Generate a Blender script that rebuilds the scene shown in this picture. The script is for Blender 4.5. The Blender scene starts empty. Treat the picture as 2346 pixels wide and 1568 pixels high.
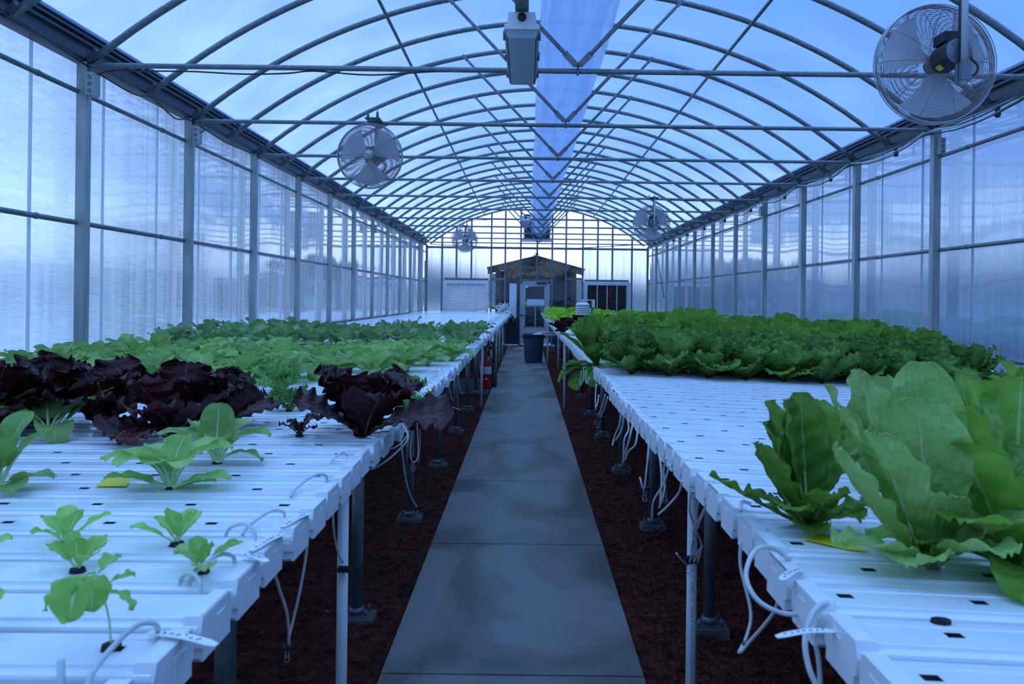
import bpy, math, random
from math import sin, cos, pi, sqrt, radians, atan2, hypot
from mathutils import Vector, Matrix

# ---------------------------------------------------------------- camera, sky, exposure
S = bpy.context.scene
COL = S.collection
random.seed(7)
CAMZ = 1.54
ROLL = 0.0125
F = 1800.0 / 2346.0
cam_d = bpy.data.cameras.new('camera')
cam_d.sensor_width = 36.0
cam_d.lens = 36.0 * F
cam_d.shift_x = -33.0 / 2346.0
cam_d.shift_y = -100.0 / 2346.0
cam_d.clip_start = 0.05
cam_d.clip_end = 3000
cam_d.dof.use_dof = True
cam_d.dof.focus_distance = 4.5
cam_d.dof.aperture_fstop = 7.5
cam = bpy.data.objects.new('camera', cam_d)
COL.objects.link(cam)
cam.matrix_world = Matrix.Translation((0, 0, CAMZ)) @ Matrix.Rotation(pi / 2, 4, 'X') @ Matrix.Rotation(ROLL, 4, 'Z')
S.camera = cam

S.view_settings.view_transform = 'Standard'
S.view_settings.look = 'None'
S.view_settings.gamma = 1.0
S.view_settings.use_curve_mapping = False
S.view_settings.exposure = 0.25

W = bpy.data.worlds.new('sky')
S.world = W
W.use_nodes = True
nt = W.node_tree
nt.nodes.clear()
wo = nt.nodes.new('ShaderNodeOutputWorld')
bg = nt.nodes.new('ShaderNodeBackground')
tc = nt.nodes.new('ShaderNodeTexCoord')
sep = nt.nodes.new('ShaderNodeSeparateXYZ')
ramp = nt.nodes.new('ShaderNodeValToRGB')
nt.links.new(tc.outputs['Generated'], sep.inputs[0])
nt.links.new(sep.outputs['Z'], ramp.inputs[0])
els = ramp.color_ramp.elements
els[0].position = 0.0
els[0].color = (0.78, 0.92, 1.12, 1)
els[1].position = 1.0
els[1].color = (0.64, 1.06, 1.85, 1)
for q_, c_ in ((.10, (.60, .78, 1.06)), (.17, (.24, .43, .86)), (.38, (.105, .27, .70)), (.50, (.38, .72, 1.25))):
    e = els.new(q_); e.color = (*c_, 1)
# brighter, whiter sky low over the far end of the house (veiled sun behind cloud)
vm = nt.nodes.new('ShaderNodeVectorMath'); vm.operation = 'DOT_PRODUCT'
vm.inputs[1].default_value = Vector((-0.75, 0.62, 0.16)).normalized()
nt.links.new(tc.outputs['Generated'], vm.inputs[0])
mx = nt.nodes.new('ShaderNodeMath'); mx.operation = 'MAXIMUM'; mx.inputs[1].default_value = 0
nt.links.new(vm.outputs['Value'], mx.inputs[0])
pw = nt.nodes.new('ShaderNodeMath'); pw.operation = 'POWER'; pw.inputs[1].default_value = 3.0
nt.links.new(mx.outputs[0], pw.inputs[0])
mixg = nt.nodes.new('ShaderNodeMix'); mixg.data_type = 'RGBA'; mixg.blend_type = 'ADD'
nt.links.new(pw.outputs[0], mixg.inputs['Factor'])
nt.links.new(ramp.outputs[0], mixg.inputs['A'])
mixg.inputs['B'].default_value = (0.36, 0.38, 0.36, 1)
mixg.clamp_factor = True
nt.links.new(mixg.outputs['Result'], bg.inputs['Color'])
bg.inputs['Strength'].default_value = 1.0
nt.links.new(bg.outputs[0], wo.inputs[0])
try:
    W.cycles.sampling_method = 'AUTOMATIC'
except Exception:
    pass
S.cycles.max_bounces = 10
S.cycles.transparent_max_bounces = 16
S.cycles.diffuse_bounces = 4
S.cycles.glossy_bounces = 4
S.cycles.transmission_bounces = 6
S.cycles.sample_clamp_indirect = 4.0
S.cycles.use_denoising = True
S.cycles.caustics_reflective = False
S.cycles.caustics_refractive = False
SKYS = bg.inputs['Strength']
SKYS.default_value = 1.55

# a place seen through the lens -> point in the house (used to read positions off the photograph)
def at(px, py, Y):
    dx, dy = px - 1206.0, py - 684.0
    ux, uy = dx + ROLL * dy, dy - ROLL * dx
    return Vector((ux * Y / 1800.0, Y, CAMZ - uy * Y / 1800.0))

# ---------------------------------------------------------------- materials
def nodes(m):
    m.use_nodes = True
    return m.node_tree, m.node_tree.nodes, m.node_tree.links

def mat(name, col, rough=0.5, metal=0.0, var=0.0, scale=8.0, bump=0.0, bscale=40.0, spec=0.5, stretch=(1, 1, 1), coat=0.0, rvar=0.0):
    m = bpy.data.materials.new(name)
    t, n, l = nodes(m)
    p = n['Principled BSDF']
    p.inputs['Base Color'].default_value = (*col, 1)
    p.inputs['Roughness'].default_value = rough
    p.inputs['Metallic'].default_value = metal
    p.inputs['Specular IOR Level'].default_value = spec
    p.inputs['Coat Weight'].default_value = coat
    tcn = n.new('ShaderNodeTexCoord')
    mp = n.new('ShaderNodeMapping'); mp.inputs['Scale'].default_value = stretch
    l.new(tcn.outputs['Object'], mp.inputs[0])
    if var > 0 or rvar > 0:
        nz = n.new('ShaderNodeTexNoise'); nz.inputs['Scale'].default_value = scale; nz.inputs['Detail'].default_value = 4
        l.new(mp.outputs[0], nz.inputs['Vector'])
        cr = n.new('ShaderNodeValToRGB')
        cr.color_ramp.elements[0].position = .3; cr.color_ramp.elements[1].position = .7
        cr.color_ramp.elements[0].color = (*[c * (1 - var) for c in col], 1)
        cr.color_ramp.elements[1].color = (*[min(1, c * (1 + var)) for c in col], 1)
        l.new(nz.outputs['Fac'], cr.inputs[0])
        if var > 0: l.new(cr.outputs[0], p.inputs['Base Color'])
        if rvar > 0:
            mr = n.new('ShaderNodeMapRange')
            mr.inputs['To Min'].default_value = max(0, rough - rvar); mr.inputs['To Max'].default_value = rough + rvar
            l.new(nz.outputs['Fac'], mr.inputs[0]); l.new(mr.outputs[0], p.inputs['Roughness'])
    if bump > 0:
        nb = n.new('ShaderNodeTexNoise'); nb.inputs['Scale'].default_value = bscale; nb.inputs['Detail'].default_value = 5
        l.new(mp.outputs[0], nb.inputs['Vector'])
        b = n.new('ShaderNodeBump'); b.inputs['Strength'].default_value = bump; b.inputs['Distance'].default_value = .01
        l.new(nb.outputs['Fac'], b.inputs['Height']); l.new(b.outputs[0], p.inputs['Normal'])
    return m

M = {}
M['galv'] = mat('galvanised_steel', (0.17, 0.20, 0.215), .45, .55, .25, 30, spec=.5)
M['galv_light'] = mat('galvanised_post', (0.36, 0.40, 0.39), .5, .25, .22, 14, stretch=(1, 1, .15))
M['galv_dark'] = mat('weathered_steel', (0.095, 0.11, 0.12), .5, .6, .2, 20)
M['gutter'] = mat('gutter_aluminium', (0.075, 0.088, 0.10), .45, .6, .15, 8, stretch=(1, .1, 1))
M['white'] = mat('white_plastic', (0.82, 0.85, 0.87), .17, 0, .04, 6, coat=.25, spec=.6)
M['whitem'] = mat('white_cap_plastic', (0.78, 0.79, 0.80), .42, 0, .05, 12)
M['pvc'] = mat('pvc_pipe', (0.70, 0.74, 0.78), .4, 0, .04, 6)
M['hose'] = mat('feed_tube', (0.60, 0.62, 0.60), .45, 0, .08, 20)
M['black'] = mat('black_rubber', (0.012, 0.013, 0.016), .5)
M['plug'] = mat('growing_plug', (0.012, 0.013, 0.010), .9, 0, .5, 60, .8, 120)
M['rust'] = mat('rusty_brown', (0.16, 0.075, 0.03), .8, 0, .4, 60)
M['fanwire'] = mat('fan_cage_wire', (0.38, 0.26, 0.20), .5, .5, .3, 20)
M['ringwire'] = mat('fan_ring_wire', (0.30, 0.27, 0.27), .5, .4, .2, 20)
M['fanband'] = mat('fan_rim', (0.42, 0.42, 0.45), .45, .5, .1, 20)
M['blade'] = mat('fan_blade_aluminium', (0.75, 0.78, 0.84), .5, .0, .1, 10)
M['motor'] = mat('motor_black', (0.02, 0.022, 0.028), .45)
M['motorgrey'] = mat('motor_end_grey', (0.16, 0.18, 0.21), .5, .3)
M['yellow'] = mat('yellow_card', (0.62, 0.60, 0.02), .5, 0, .05, 10)
M['yellab'] = mat('yellow_label', (0.55, 0.50, 0.03), .5)
M['red'] = mat('red_enamel', (0.40, 0.012, 0.015), .3, 0, .1, 6)
M['bin'] = mat('slate_blue_bin', (0.055, 0.085, 0.125), .5, 0, .12, 5)
M['navy'] = mat('navy_panel', (0.012, 0.02, 0.04), .5, 0, .2, 3)
M['wood'] = mat('rough_timber', (0.20, 0.125, 0.075), .8, 0, .35, 6, .4, 30, stretch=(1, 1, .2))
M['roofing'] = mat('shed_roofing', (0.05, 0.06, 0.07), .8, 0, .2, 6)
M['door'] = mat('door_paint', (0.46, 0.50, 0.50), .5, 0, .05, 4)
M['paper'] = mat('paper', (0.72, 0.74, 0.80), .8)
M['louver'] = mat('louver_aluminium', (0.72, 0.68, 0.70), .5, .0, .1, 5)
M['lightbody'] = mat('fixture_white', (0.75, 0.76, 0.72), .35)
M['lens'] = mat('fixture_lens', (0.35, 0.40, 0.45), .3, 0, .03, 3)
M['concrete'] = None
M['pad'] = mat('footing_concrete', (0.13, 0.13, 0.13), .9, 0, .35, 25, .5, 60)
M['teal'] = mat('teal_mat', (0.010, 0.022, 0.028), .8, 0, .3, 10)
M['shield'] = mat('sensor_shield', (0.80, 0.82, 0.84), .4)
M['text'] = mat('black_print', (0.02, 0.02, 0.03), .6)
M['blue'] = mat('ballpoint', (0.03, 0.05, 0.15), .6)

# concrete slabs with damp stains
m = bpy.data.materials.new('damp_concrete'); M['concrete'] = m
t, n, l = nodes(m); p = n['Principled BSDF']
tcn = n.new('ShaderNodeTexCoord')
na = n.new('ShaderNodeTexNoise'); na.inputs['Scale'].default_value = 1.3; na.inputs['Detail'].default_value = 4; na.inputs['Distortion'].default_value = .6
mp = n.new('ShaderNodeMapping'); mp.inputs['Scale'].default_value = (1.0, .55, 1)
l.new(tcn.outputs['Object'], mp.inputs[0]); l.new(mp.outputs[0], na.inputs['Vector'])
ca = n.new('ShaderNodeValToRGB')
ca.color_ramp.elements[0].position = .41; ca.color_ramp.elements[0].color = (0.15, 0.142, 0.115, 1)
ca.color_ramp.elements[1].position = .54; ca.color_ramp.elements[1].color = (0.33, 0.31, 0.29, 1)
l.new(na.outputs['Fac'], ca.inputs[0])
nb = n.new('ShaderNodeTexNoise'); nb.inputs['Scale'].default_value = 30; nb.inputs['Detail'].default_value = 6
l.new(tcn.outputs['Object'], nb.inputs['Vector'])
ml = n.new('ShaderNodeMix'); ml.data_type = 'RGBA'; ml.blend_type = 'MULTIPLY'; ml.inputs['Factor'].default_value = .35
l.new(ca.outputs[0], ml.inputs['A']); l.new(nb.outputs['Fac'], ml.inputs['B'])
l.new(ml.outputs['Result'], p.inputs['Base Color'])
mr = n.new('ShaderNodeMapRange'); mr.inputs['From Min'].default_value = .3; mr.inputs['From Max'].default_value = .6
mr.inputs['To Min'].default_value = .38; mr.inputs['To Max'].default_value = .75
l.new(na.outputs['Fac'], mr.inputs[0]); l.new(mr.outputs[0], p.inputs['Roughness'])
b = n.new('ShaderNodeBump'); b.inputs['Strength'].default_value = .15; b.inputs['Distance'].default_value = .004
l.new(nb.outputs['Fac'], b.inputs['Height']); l.new(b.outputs[0], p.inputs['Normal'])

# red lava-rock ground
m = bpy.data.materials.new('lava_rock'); M['soil'] = m
t, n, l = nodes(m); p = n['Principled BSDF']
tcn = n.new('ShaderNodeTexCoord')
vo = n.new('ShaderNodeTexVoronoi'); vo.inputs['Scale'].default_value = 45
l.new(tcn.outputs['Object'], vo.inputs['Vector'])
nb = n.new('ShaderNodeTexNoise'); nb.inputs['Scale'].default_value = 18; nb.inputs['Detail'].default_value = 6
l.new(tcn.outputs['Object'], nb.inputs['Vector'])
ca = n.new('ShaderNodeValToRGB')
ca.color_ramp.elements[0].position = .3; ca.color_ramp.elements[0].color = (0.020, 0.006, 0.006, 1)
ca.color_ramp.elements[1].position = .75; ca.color_ramp.elements[1].color = (0.20, 0.045, 0.030, 1)
l.new(nb.outputs['Fac'], ca.inputs[0]); l.new(ca.outputs[0], p.inputs['Base Color'])
p.inputs['Roughness'].default_value = .95; p.inputs['Specular IOR Level'].default_value = .15
ad = n.new('ShaderNodeMath'); ad.operation = 'ADD'
l.new(vo.outputs['Distance'], ad.inputs[0]); l.new(nb.outputs['Fac'], ad.inputs[1])
b = n.new('ShaderNodeBump'); b.inputs['Strength'].default_value = 1.0; b.inputs['Distance'].default_value = .03
l.new(ad.outputs[0], b.inputs['Height']); l.new(b.outputs[0], p.inputs['Normal'])

def sheet(name, *a_, blur=0.0, **k_):
    return _sheet(name, blur, *a_, **k_)
def _sheet(name, blur, trans_col, transl_col, w_transp, gloss, grough, noise=(1, 1, 1), nscale=4, nvar=.2, bump=0.0, bstretch=(1, 1, 1), bscale=60, gcol=(1, 1, 1)):
    """thin plastic sheet: partly clear, partly light-diffusing, a little shiny"""
    m = bpy.data.materials.new(name)
    t, n, l = nodes(m); n.clear()
    o = n.new('ShaderNodeOutputMaterial')
    tr = n.new('ShaderNodeBsdfTransparent'); tr.inputs[0].default_value = (*trans_col, 1)
    tl = n.new('ShaderNodeBsdfTranslucent'); tl.inputs[0].default_value = (*transl_col, 1)
    df = n.new('ShaderNodeBsdfDiffuse'); df.inputs[0].default_value = (*transl_col, 1)
    gl = n.new('ShaderNodeBsdfGlossy'); gl.inputs['Roughness'].default_value = grough; gl.inputs[0].default_value = (*gcol, 1)
    m0 = n.new('ShaderNodeMixShader'); m0.inputs[0].default_value = .2
    l.new(tl.outputs[0], m0.inputs[1]); l.new(df.outputs[0], m0.inputs[2])
    trn = tr
    if blur > 0:
        rf = n.new('ShaderNodeBsdfRefraction'); rf.inputs['IOR'].default_value = 1.15; rf.inputs['Roughness'].default_value = blur; rf.inputs[0].default_value = (*trans_col, 1)
        mb = n.new('ShaderNodeMixShader'); mb.inputs[0].default_value = .93
        l.new(tr.outputs[0], mb.inputs[1]); l.new(rf.outputs[0], mb.inputs[2]); trn = mb
    m1 = n.new('ShaderNodeMixShader')
    if blur > .32:
        tcl = n.new('ShaderNodeTexCoord'); mpl = n.new('ShaderNodeMapping'); mpl.inputs['Scale'].default_value = (1, 2.2, 42)
        l.new(tcl.outputs['Object'], mpl.inputs[0])
        nl_ = n.new('ShaderNodeTexNoise'); nl_.inputs['Scale'].default_value = 2.4; nl_.inputs['Detail'].default_value = 4
        l.new(mpl.outputs[0], nl_.inputs['Vector'])
        ml_ = n.new('ShaderNodeMapRange'); ml_.inputs['From Min'].default_value = .3; ml_.inputs['From Max'].default_value = .7; ml_.inputs['To Min'].default_value = .80; ml_.inputs['To Max'].default_value = 1.25
        l.new(nl_.outputs['Fac'], ml_.inputs[0])
        vs_ = n.new('ShaderNodeVectorMath'); vs_.operation = 'SCALE'; vs_.inputs[0].default_value = transl_col; l.new(ml_.outputs[0], vs_.inputs['Scale'])
        l.new(vs_.outputs[0], tl.inputs[0])
    tcn = n.new('ShaderNodeTexCoord'); mp = n.new('ShaderNodeMapping'); mp.inputs['Scale'].default_value = noise
    l.new(tcn.outputs['Object'], mp.inputs[0])
    nz = n.new('ShaderNodeTexNoise'); nz.inputs['Scale'].default_value = nscale; nz.inputs['Detail'].default_value = 3
    l.new(mp.outputs[0], nz.inputs['Vector'])
    mr = n.new('ShaderNodeMapRange'); mr.inputs['From Min'].default_value = .3; mr.inputs['From Max'].default_value = .7
    mr.inputs['To Min'].default_value = w_transp + nvar / 2; mr.inputs['To Max'].default_value = w_transp - nvar / 2
    l.new(nz.outputs['Fac'], mr.inputs[0]); l.new(mr.outputs[0], m1.inputs[0])
    l.new(m0.outputs[0], m1.inputs[1]); l.new(trn.outputs[0], m1.inputs[2])
    fr = n.new('ShaderNodeLayerWeight'); fr.inputs['Blend'].default_value = .5
    fp = n.new('ShaderNodeMath'); fp.operation = 'POWER'; fp.inputs[1].default_value = 4.0 if gloss < .4 else 3.2
    fm_clamp = gloss > 1; l.new(fr.outputs['Facing'], fp.inputs[0])
    fm = n.new('ShaderNodeMath'); fm.operation = 'MULTIPLY_ADD'; fm.inputs[1].default_value = gloss; fm.inputs[2].default_value = .03; l.new(fp.outputs[0], fm.inputs[0]); fm.use_clamp = True
    m2 = n.new('ShaderNodeMixShader')
    l.new(fm.outputs[0], m2.inputs[0]); l.new(m1.outputs[0], m2.inputs[1]); l.new(gl.outputs[0], m2.inputs[2])
    l.new(m2.outputs[0], o.inputs[0])
    if bump > 0:
        mp2 = n.new('ShaderNodeMapping'); mp2.inputs['Scale'].default_value = bstretch
        l.new(tcn.outputs['Object'], mp2.inputs[0])
        nb = n.new('ShaderNodeTexNoise'); nb.inputs['Scale'].default_value = bscale; nb.inputs['Detail'].default_value = 3
        l.new(mp2.outputs[0], nb.inputs['Vector'])
        b = n.new('ShaderNodeBump'); b.inputs['Strength'].default_value = bump; b.inputs['Distance'].default_value = .01
        l.new(nb.outputs['Fac'], b.inputs['Height'])
        l.new(b.outputs[0], gl.inputs['Normal']); l.new(b.outputs[0], tl.inputs['Normal'])
    return m

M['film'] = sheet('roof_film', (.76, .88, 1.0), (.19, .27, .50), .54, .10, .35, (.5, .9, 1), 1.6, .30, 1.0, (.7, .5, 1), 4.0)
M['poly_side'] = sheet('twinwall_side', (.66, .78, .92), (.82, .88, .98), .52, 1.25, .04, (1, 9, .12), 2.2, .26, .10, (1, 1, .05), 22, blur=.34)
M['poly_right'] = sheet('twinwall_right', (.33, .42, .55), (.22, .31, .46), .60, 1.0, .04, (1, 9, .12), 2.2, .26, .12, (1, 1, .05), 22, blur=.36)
M['poly_end'] = sheet('twinwall_end', (.92, .96, 1.0), (.40, .50, .70), .84, .2, .15, (6, 1, .1), 3, .25, .3, (1, 1, .05), 22, blur=.3)
M['clear'] = sheet('clear_film', (.90, .93, .96), (.08, .12, .18), .97, .35, .04, (1, 1, 1), 1, .02, .8, (1, 1, 1), 1.6)
M['duct'] = sheet('duct_poly', (.86, .93, 1.0), (.62, .72, .88), .26, .22, .12, (3, .25, 3), 2.2, .15, .4, (1, .2, 1), 8)
M['joint'] = sheet('joint_strip', (.9, .95, 1), (.95, .97, 1.0), .3, .2, .3)

def leafmat(name, c_dark, c_light, c_rib, transl=.35, veins=9.0, spec=.30, rough=.42, nscale=9, tcol=None, bump=.5):
    m = bpy.data.materials.new(name)
    t, n, l = nodes(m); p = n['Principled BSDF']; o = n['Material Output']
    uv = n.new('ShaderNodeUVMap'); uv.uv_map = 'leaf'
    sp = n.new('ShaderNodeSeparateXYZ'); l.new(uv.outputs[0], sp.inputs[0])
    # distance from the midrib
    su = n.new('ShaderNodeMath'); su.operation = 'SUBTRACT'; su.inputs[1].default_value = .5; l.new(sp.outputs[0], su.inputs[0])
    ab = n.new('ShaderNodeMath'); ab.operation = 'ABSOLUTE'; l.new(su.outputs[0], ab.inputs[0])
    # rib is wide at the base and thin at the tip
    rw = n.new('ShaderNodeMapRange'); rw.inputs['To Min'].default_value = .050; rw.inputs['To Max'].default_value = .008
    l.new(sp.outputs[1], rw.inputs[0])
    rd = n.new('ShaderNodeMath'); rd.operation = 'DIVIDE'; l.new(ab.outputs[0], rd.inputs[0]); l.new(rw.outputs[0], rd.inputs[1])
    rr = n.new('ShaderNodeMapRange'); rr.inputs['From Min'].default_value = .5; rr.inputs['From Max'].default_value = 1.3
    rr.inputs['To Min'].default_value = 1; rr.inputs['To Max'].default_value = 0; l.new(rd.outputs[0], rr.inputs[0])
    # side veins
    mu = n.new('ShaderNodeMath'); mu.operation = 'MULTIPLY'; mu.inputs[1].default_value = -1.1; l.new(ab.outputs[0], mu.inputs[0])
    ad = n.new('ShaderNodeMath'); ad.operation = 'ADD'; l.new(sp.outputs[1], ad.inputs[0]); l.new(mu.outputs[0], ad.inputs[1])
    nz = n.new('ShaderNodeTexNoise'); nz.inputs['Scale'].default_value = nscale; nz.inputs['Detail'].default_value = 3
    l.new(uv.outputs[0], nz.inputs['Vector'])
    n3 = n.new('ShaderNodeMath'); n3.operation = 'MULTIPLY_ADD'; n3.inputs[1].default_value = .07; l.new(nz.outputs['Fac'], n3.inputs[0]); l.new(ad.outputs[0], n3.inputs[2])
    m4 = n.new('ShaderNodeMath'); m4.operation = 'MULTIPLY'; m4.inputs[1].default_value = veins * pi; l.new(n3.outputs[0], m4.inputs[0])
    si = n.new('ShaderNodeMath'); si.operation = 'SINE'; l.new(m4.outputs[0], si.inputs[0])
    sa = n.new('ShaderNodeMath'); sa.operation = 'ABSOLUTE'; l.new(si.outputs[0], sa.inputs[0])
    vr = n.new('ShaderNodeMapRange'); vr.inputs['From Min'].default_value = 0; vr.inputs['From Max'].default_value = .20
    vr.inputs['To Min'].default_value = .42; vr.inputs['To Max'].default_value = 0; l.new(sa.outputs[0], vr.inputs[0])
    mxx = n.new('ShaderNodeMath'); mxx.operation = 'MAXIMUM'; l.new(rr.outputs[0], mxx.inputs[0]); l.new(vr.outputs[0], mxx.inputs[1])
    tco = n.new('ShaderNodeTexCoord')
    nl = n.new('ShaderNodeTexNoise'); nl.inputs['Scale'].default_value = 14; nl.inputs['Detail'].default_value = 2
    l.new(tco.outputs['Object'], nl.inputs['Vector'])
    cm = n.new('ShaderNodeMix'); cm.data_type = 'RGBA'
    cm.inputs['A'].default_value = (*c_dark, 1); cm.inputs['B'].default_value = (*c_light, 1)
    cf = n.new('ShaderNodeMapRange'); cf.inputs['From Min'].default_value = .35; cf.inputs['From Max'].default_value = .65
    l.new(nl.outputs['Fac'], cf.inputs[0]); l.new(cf.outputs[0], cm.inputs['Factor'])
    cr = n.new('ShaderNodeMix'); cr.data_type = 'RGBA'; cr.inputs['B'].default_value = (*c_rib, 1)
    l.new(mxx.outputs[0], cr.inputs['Factor']); l.new(cm.outputs['Result'], cr.inputs['A'])
    oi = n.new('ShaderNodeObjectInfo'); orr = n.new('ShaderNodeMapRange'); orr.inputs['To Min'].default_value = .72; orr.inputs['To Max'].default_value = 1.12
    l.new(oi.outputs['Random'], orr.inputs[0])
    cmu = n.new('ShaderNodeVectorMath'); cmu.operation = 'SCALE'; l.new(cr.outputs['Result'], cmu.inputs[0]); l.new(orr.outputs[0], cmu.inputs['Scale'])
    l.new(cmu.outputs[0], p.inputs['Base Color'])
    p.inputs['Roughness'].default_value = rough; p.inputs['Specular IOR Level'].default_value = spec
    b = n.new('ShaderNodeBump'); b.inputs['Strength'].default_value = bump; b.inputs['Distance'].default_value = .007
    hb = n.new('ShaderNodeTexNoise'); hb.inputs['Scale'].default_value = 60; hb.inputs['Detail'].default_value = 2
    l.new(tco.outputs['Object'], hb.inputs['Vector'])
    hs = n.new('ShaderNodeMath'); hs.operation = 'MULTIPLY_ADD'; hs.inputs[1].default_value = -.28; l.new(mxx.outputs[0], hs.inputs[0]); l.new(hb.outputs['Fac'], hs.inputs[2])
    l.new(hs.outputs[0], b.inputs['Height']); l.new(b.outputs[0], p.inputs['Normal'])
    tl = n.new('ShaderNodeBsdfTranslucent')
    if tcol: tl.inputs[0].default_value = (*tcol, 1)
    else: l.new(cmu.outputs[0], tl.inputs[0])
    mi = n.new('ShaderNodeMixShader'); mi.inputs[0].default_value = transl
    l.new(p.outputs[0], mi.inputs[1]); l.new(tl.outputs[0], mi.inputs[2]); l.new(mi.outputs[0], o.inputs[0])
    return m

M['romaine'] = leafmat('romaine_leaf', (.15, .34, .035), (.30, .52, .07), (.48, .62, .25), .43, 8)
M['romaine_near'] = leafmat('romaine_leaf_pale', (.33, .53, .12), (.45, .65, .21), (.56, .72, .36), .43, 8, bump=1.0)
M['frill'] = leafmat('frilly_leaf', (.10, .25, .04), (.28, .48, .09), (.44, .56, .26), .38, 9, bump=.8)
M['pale'] = leafmat('pale_frilly_leaf', (.42, .70, .05), (.62, .88, .10), (.45, .65, .2), .45, 9)
M['bok'] = leafmat('bok_choy_leaf', (.24, .46, .09), (.42, .62, .18), (.66, .78, .48), .42, 7, rough=.38)
M['stalk'] = mat('pale_stalk', (.58, .74, .40), .45, 0, .15, 20)
M['redl'] = leafmat('red_lettuce_leaf', (.018, .005, .006), (.085, .012, .014), (.20, .07, .07), .12, 8, spec=.25, rough=.38, bump=.9)
M['redstalk'] = mat('red_lettuce_stalk', (.10, .11, .035), .5, 0, .3, 20)
M['kale'] = leafmat('kale_leaf', (.17, .34, .09), (.33, .52, .20), (.5, .62, .40), .38, 8)
M['curly'] = leafmat('curly_leaf', (.13, .34, .06), (.24, .48, .11), (.3, .5, .15), .38, 12)
M['seedling'] = leafmat('young_lettuce_leaf', (.27, .53, .08), (.44, .70, .16), (.68, .8, .5), .42, 7)
M['herb'] = leafmat('herb_leaf', (.16, .42, .08), (.28, .6, .15), (.3, .5, .2), .35, 5)
M['grass'] = mat('outdoor_grass', (.05, .085, .035), .9, 0, .3, .3)
M['hill'] = mat('distant_hills', (.040, .058, .072), 1, 0, .2, .02)
M['yard'] = mat('pale_yard', (.42, .44, .46), .9, 0, .1, .4)
M['hedge'] = mat('hedge_leaves', (.02, .05, .02), .9, 0, .5, 8, .8, 12)

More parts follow.
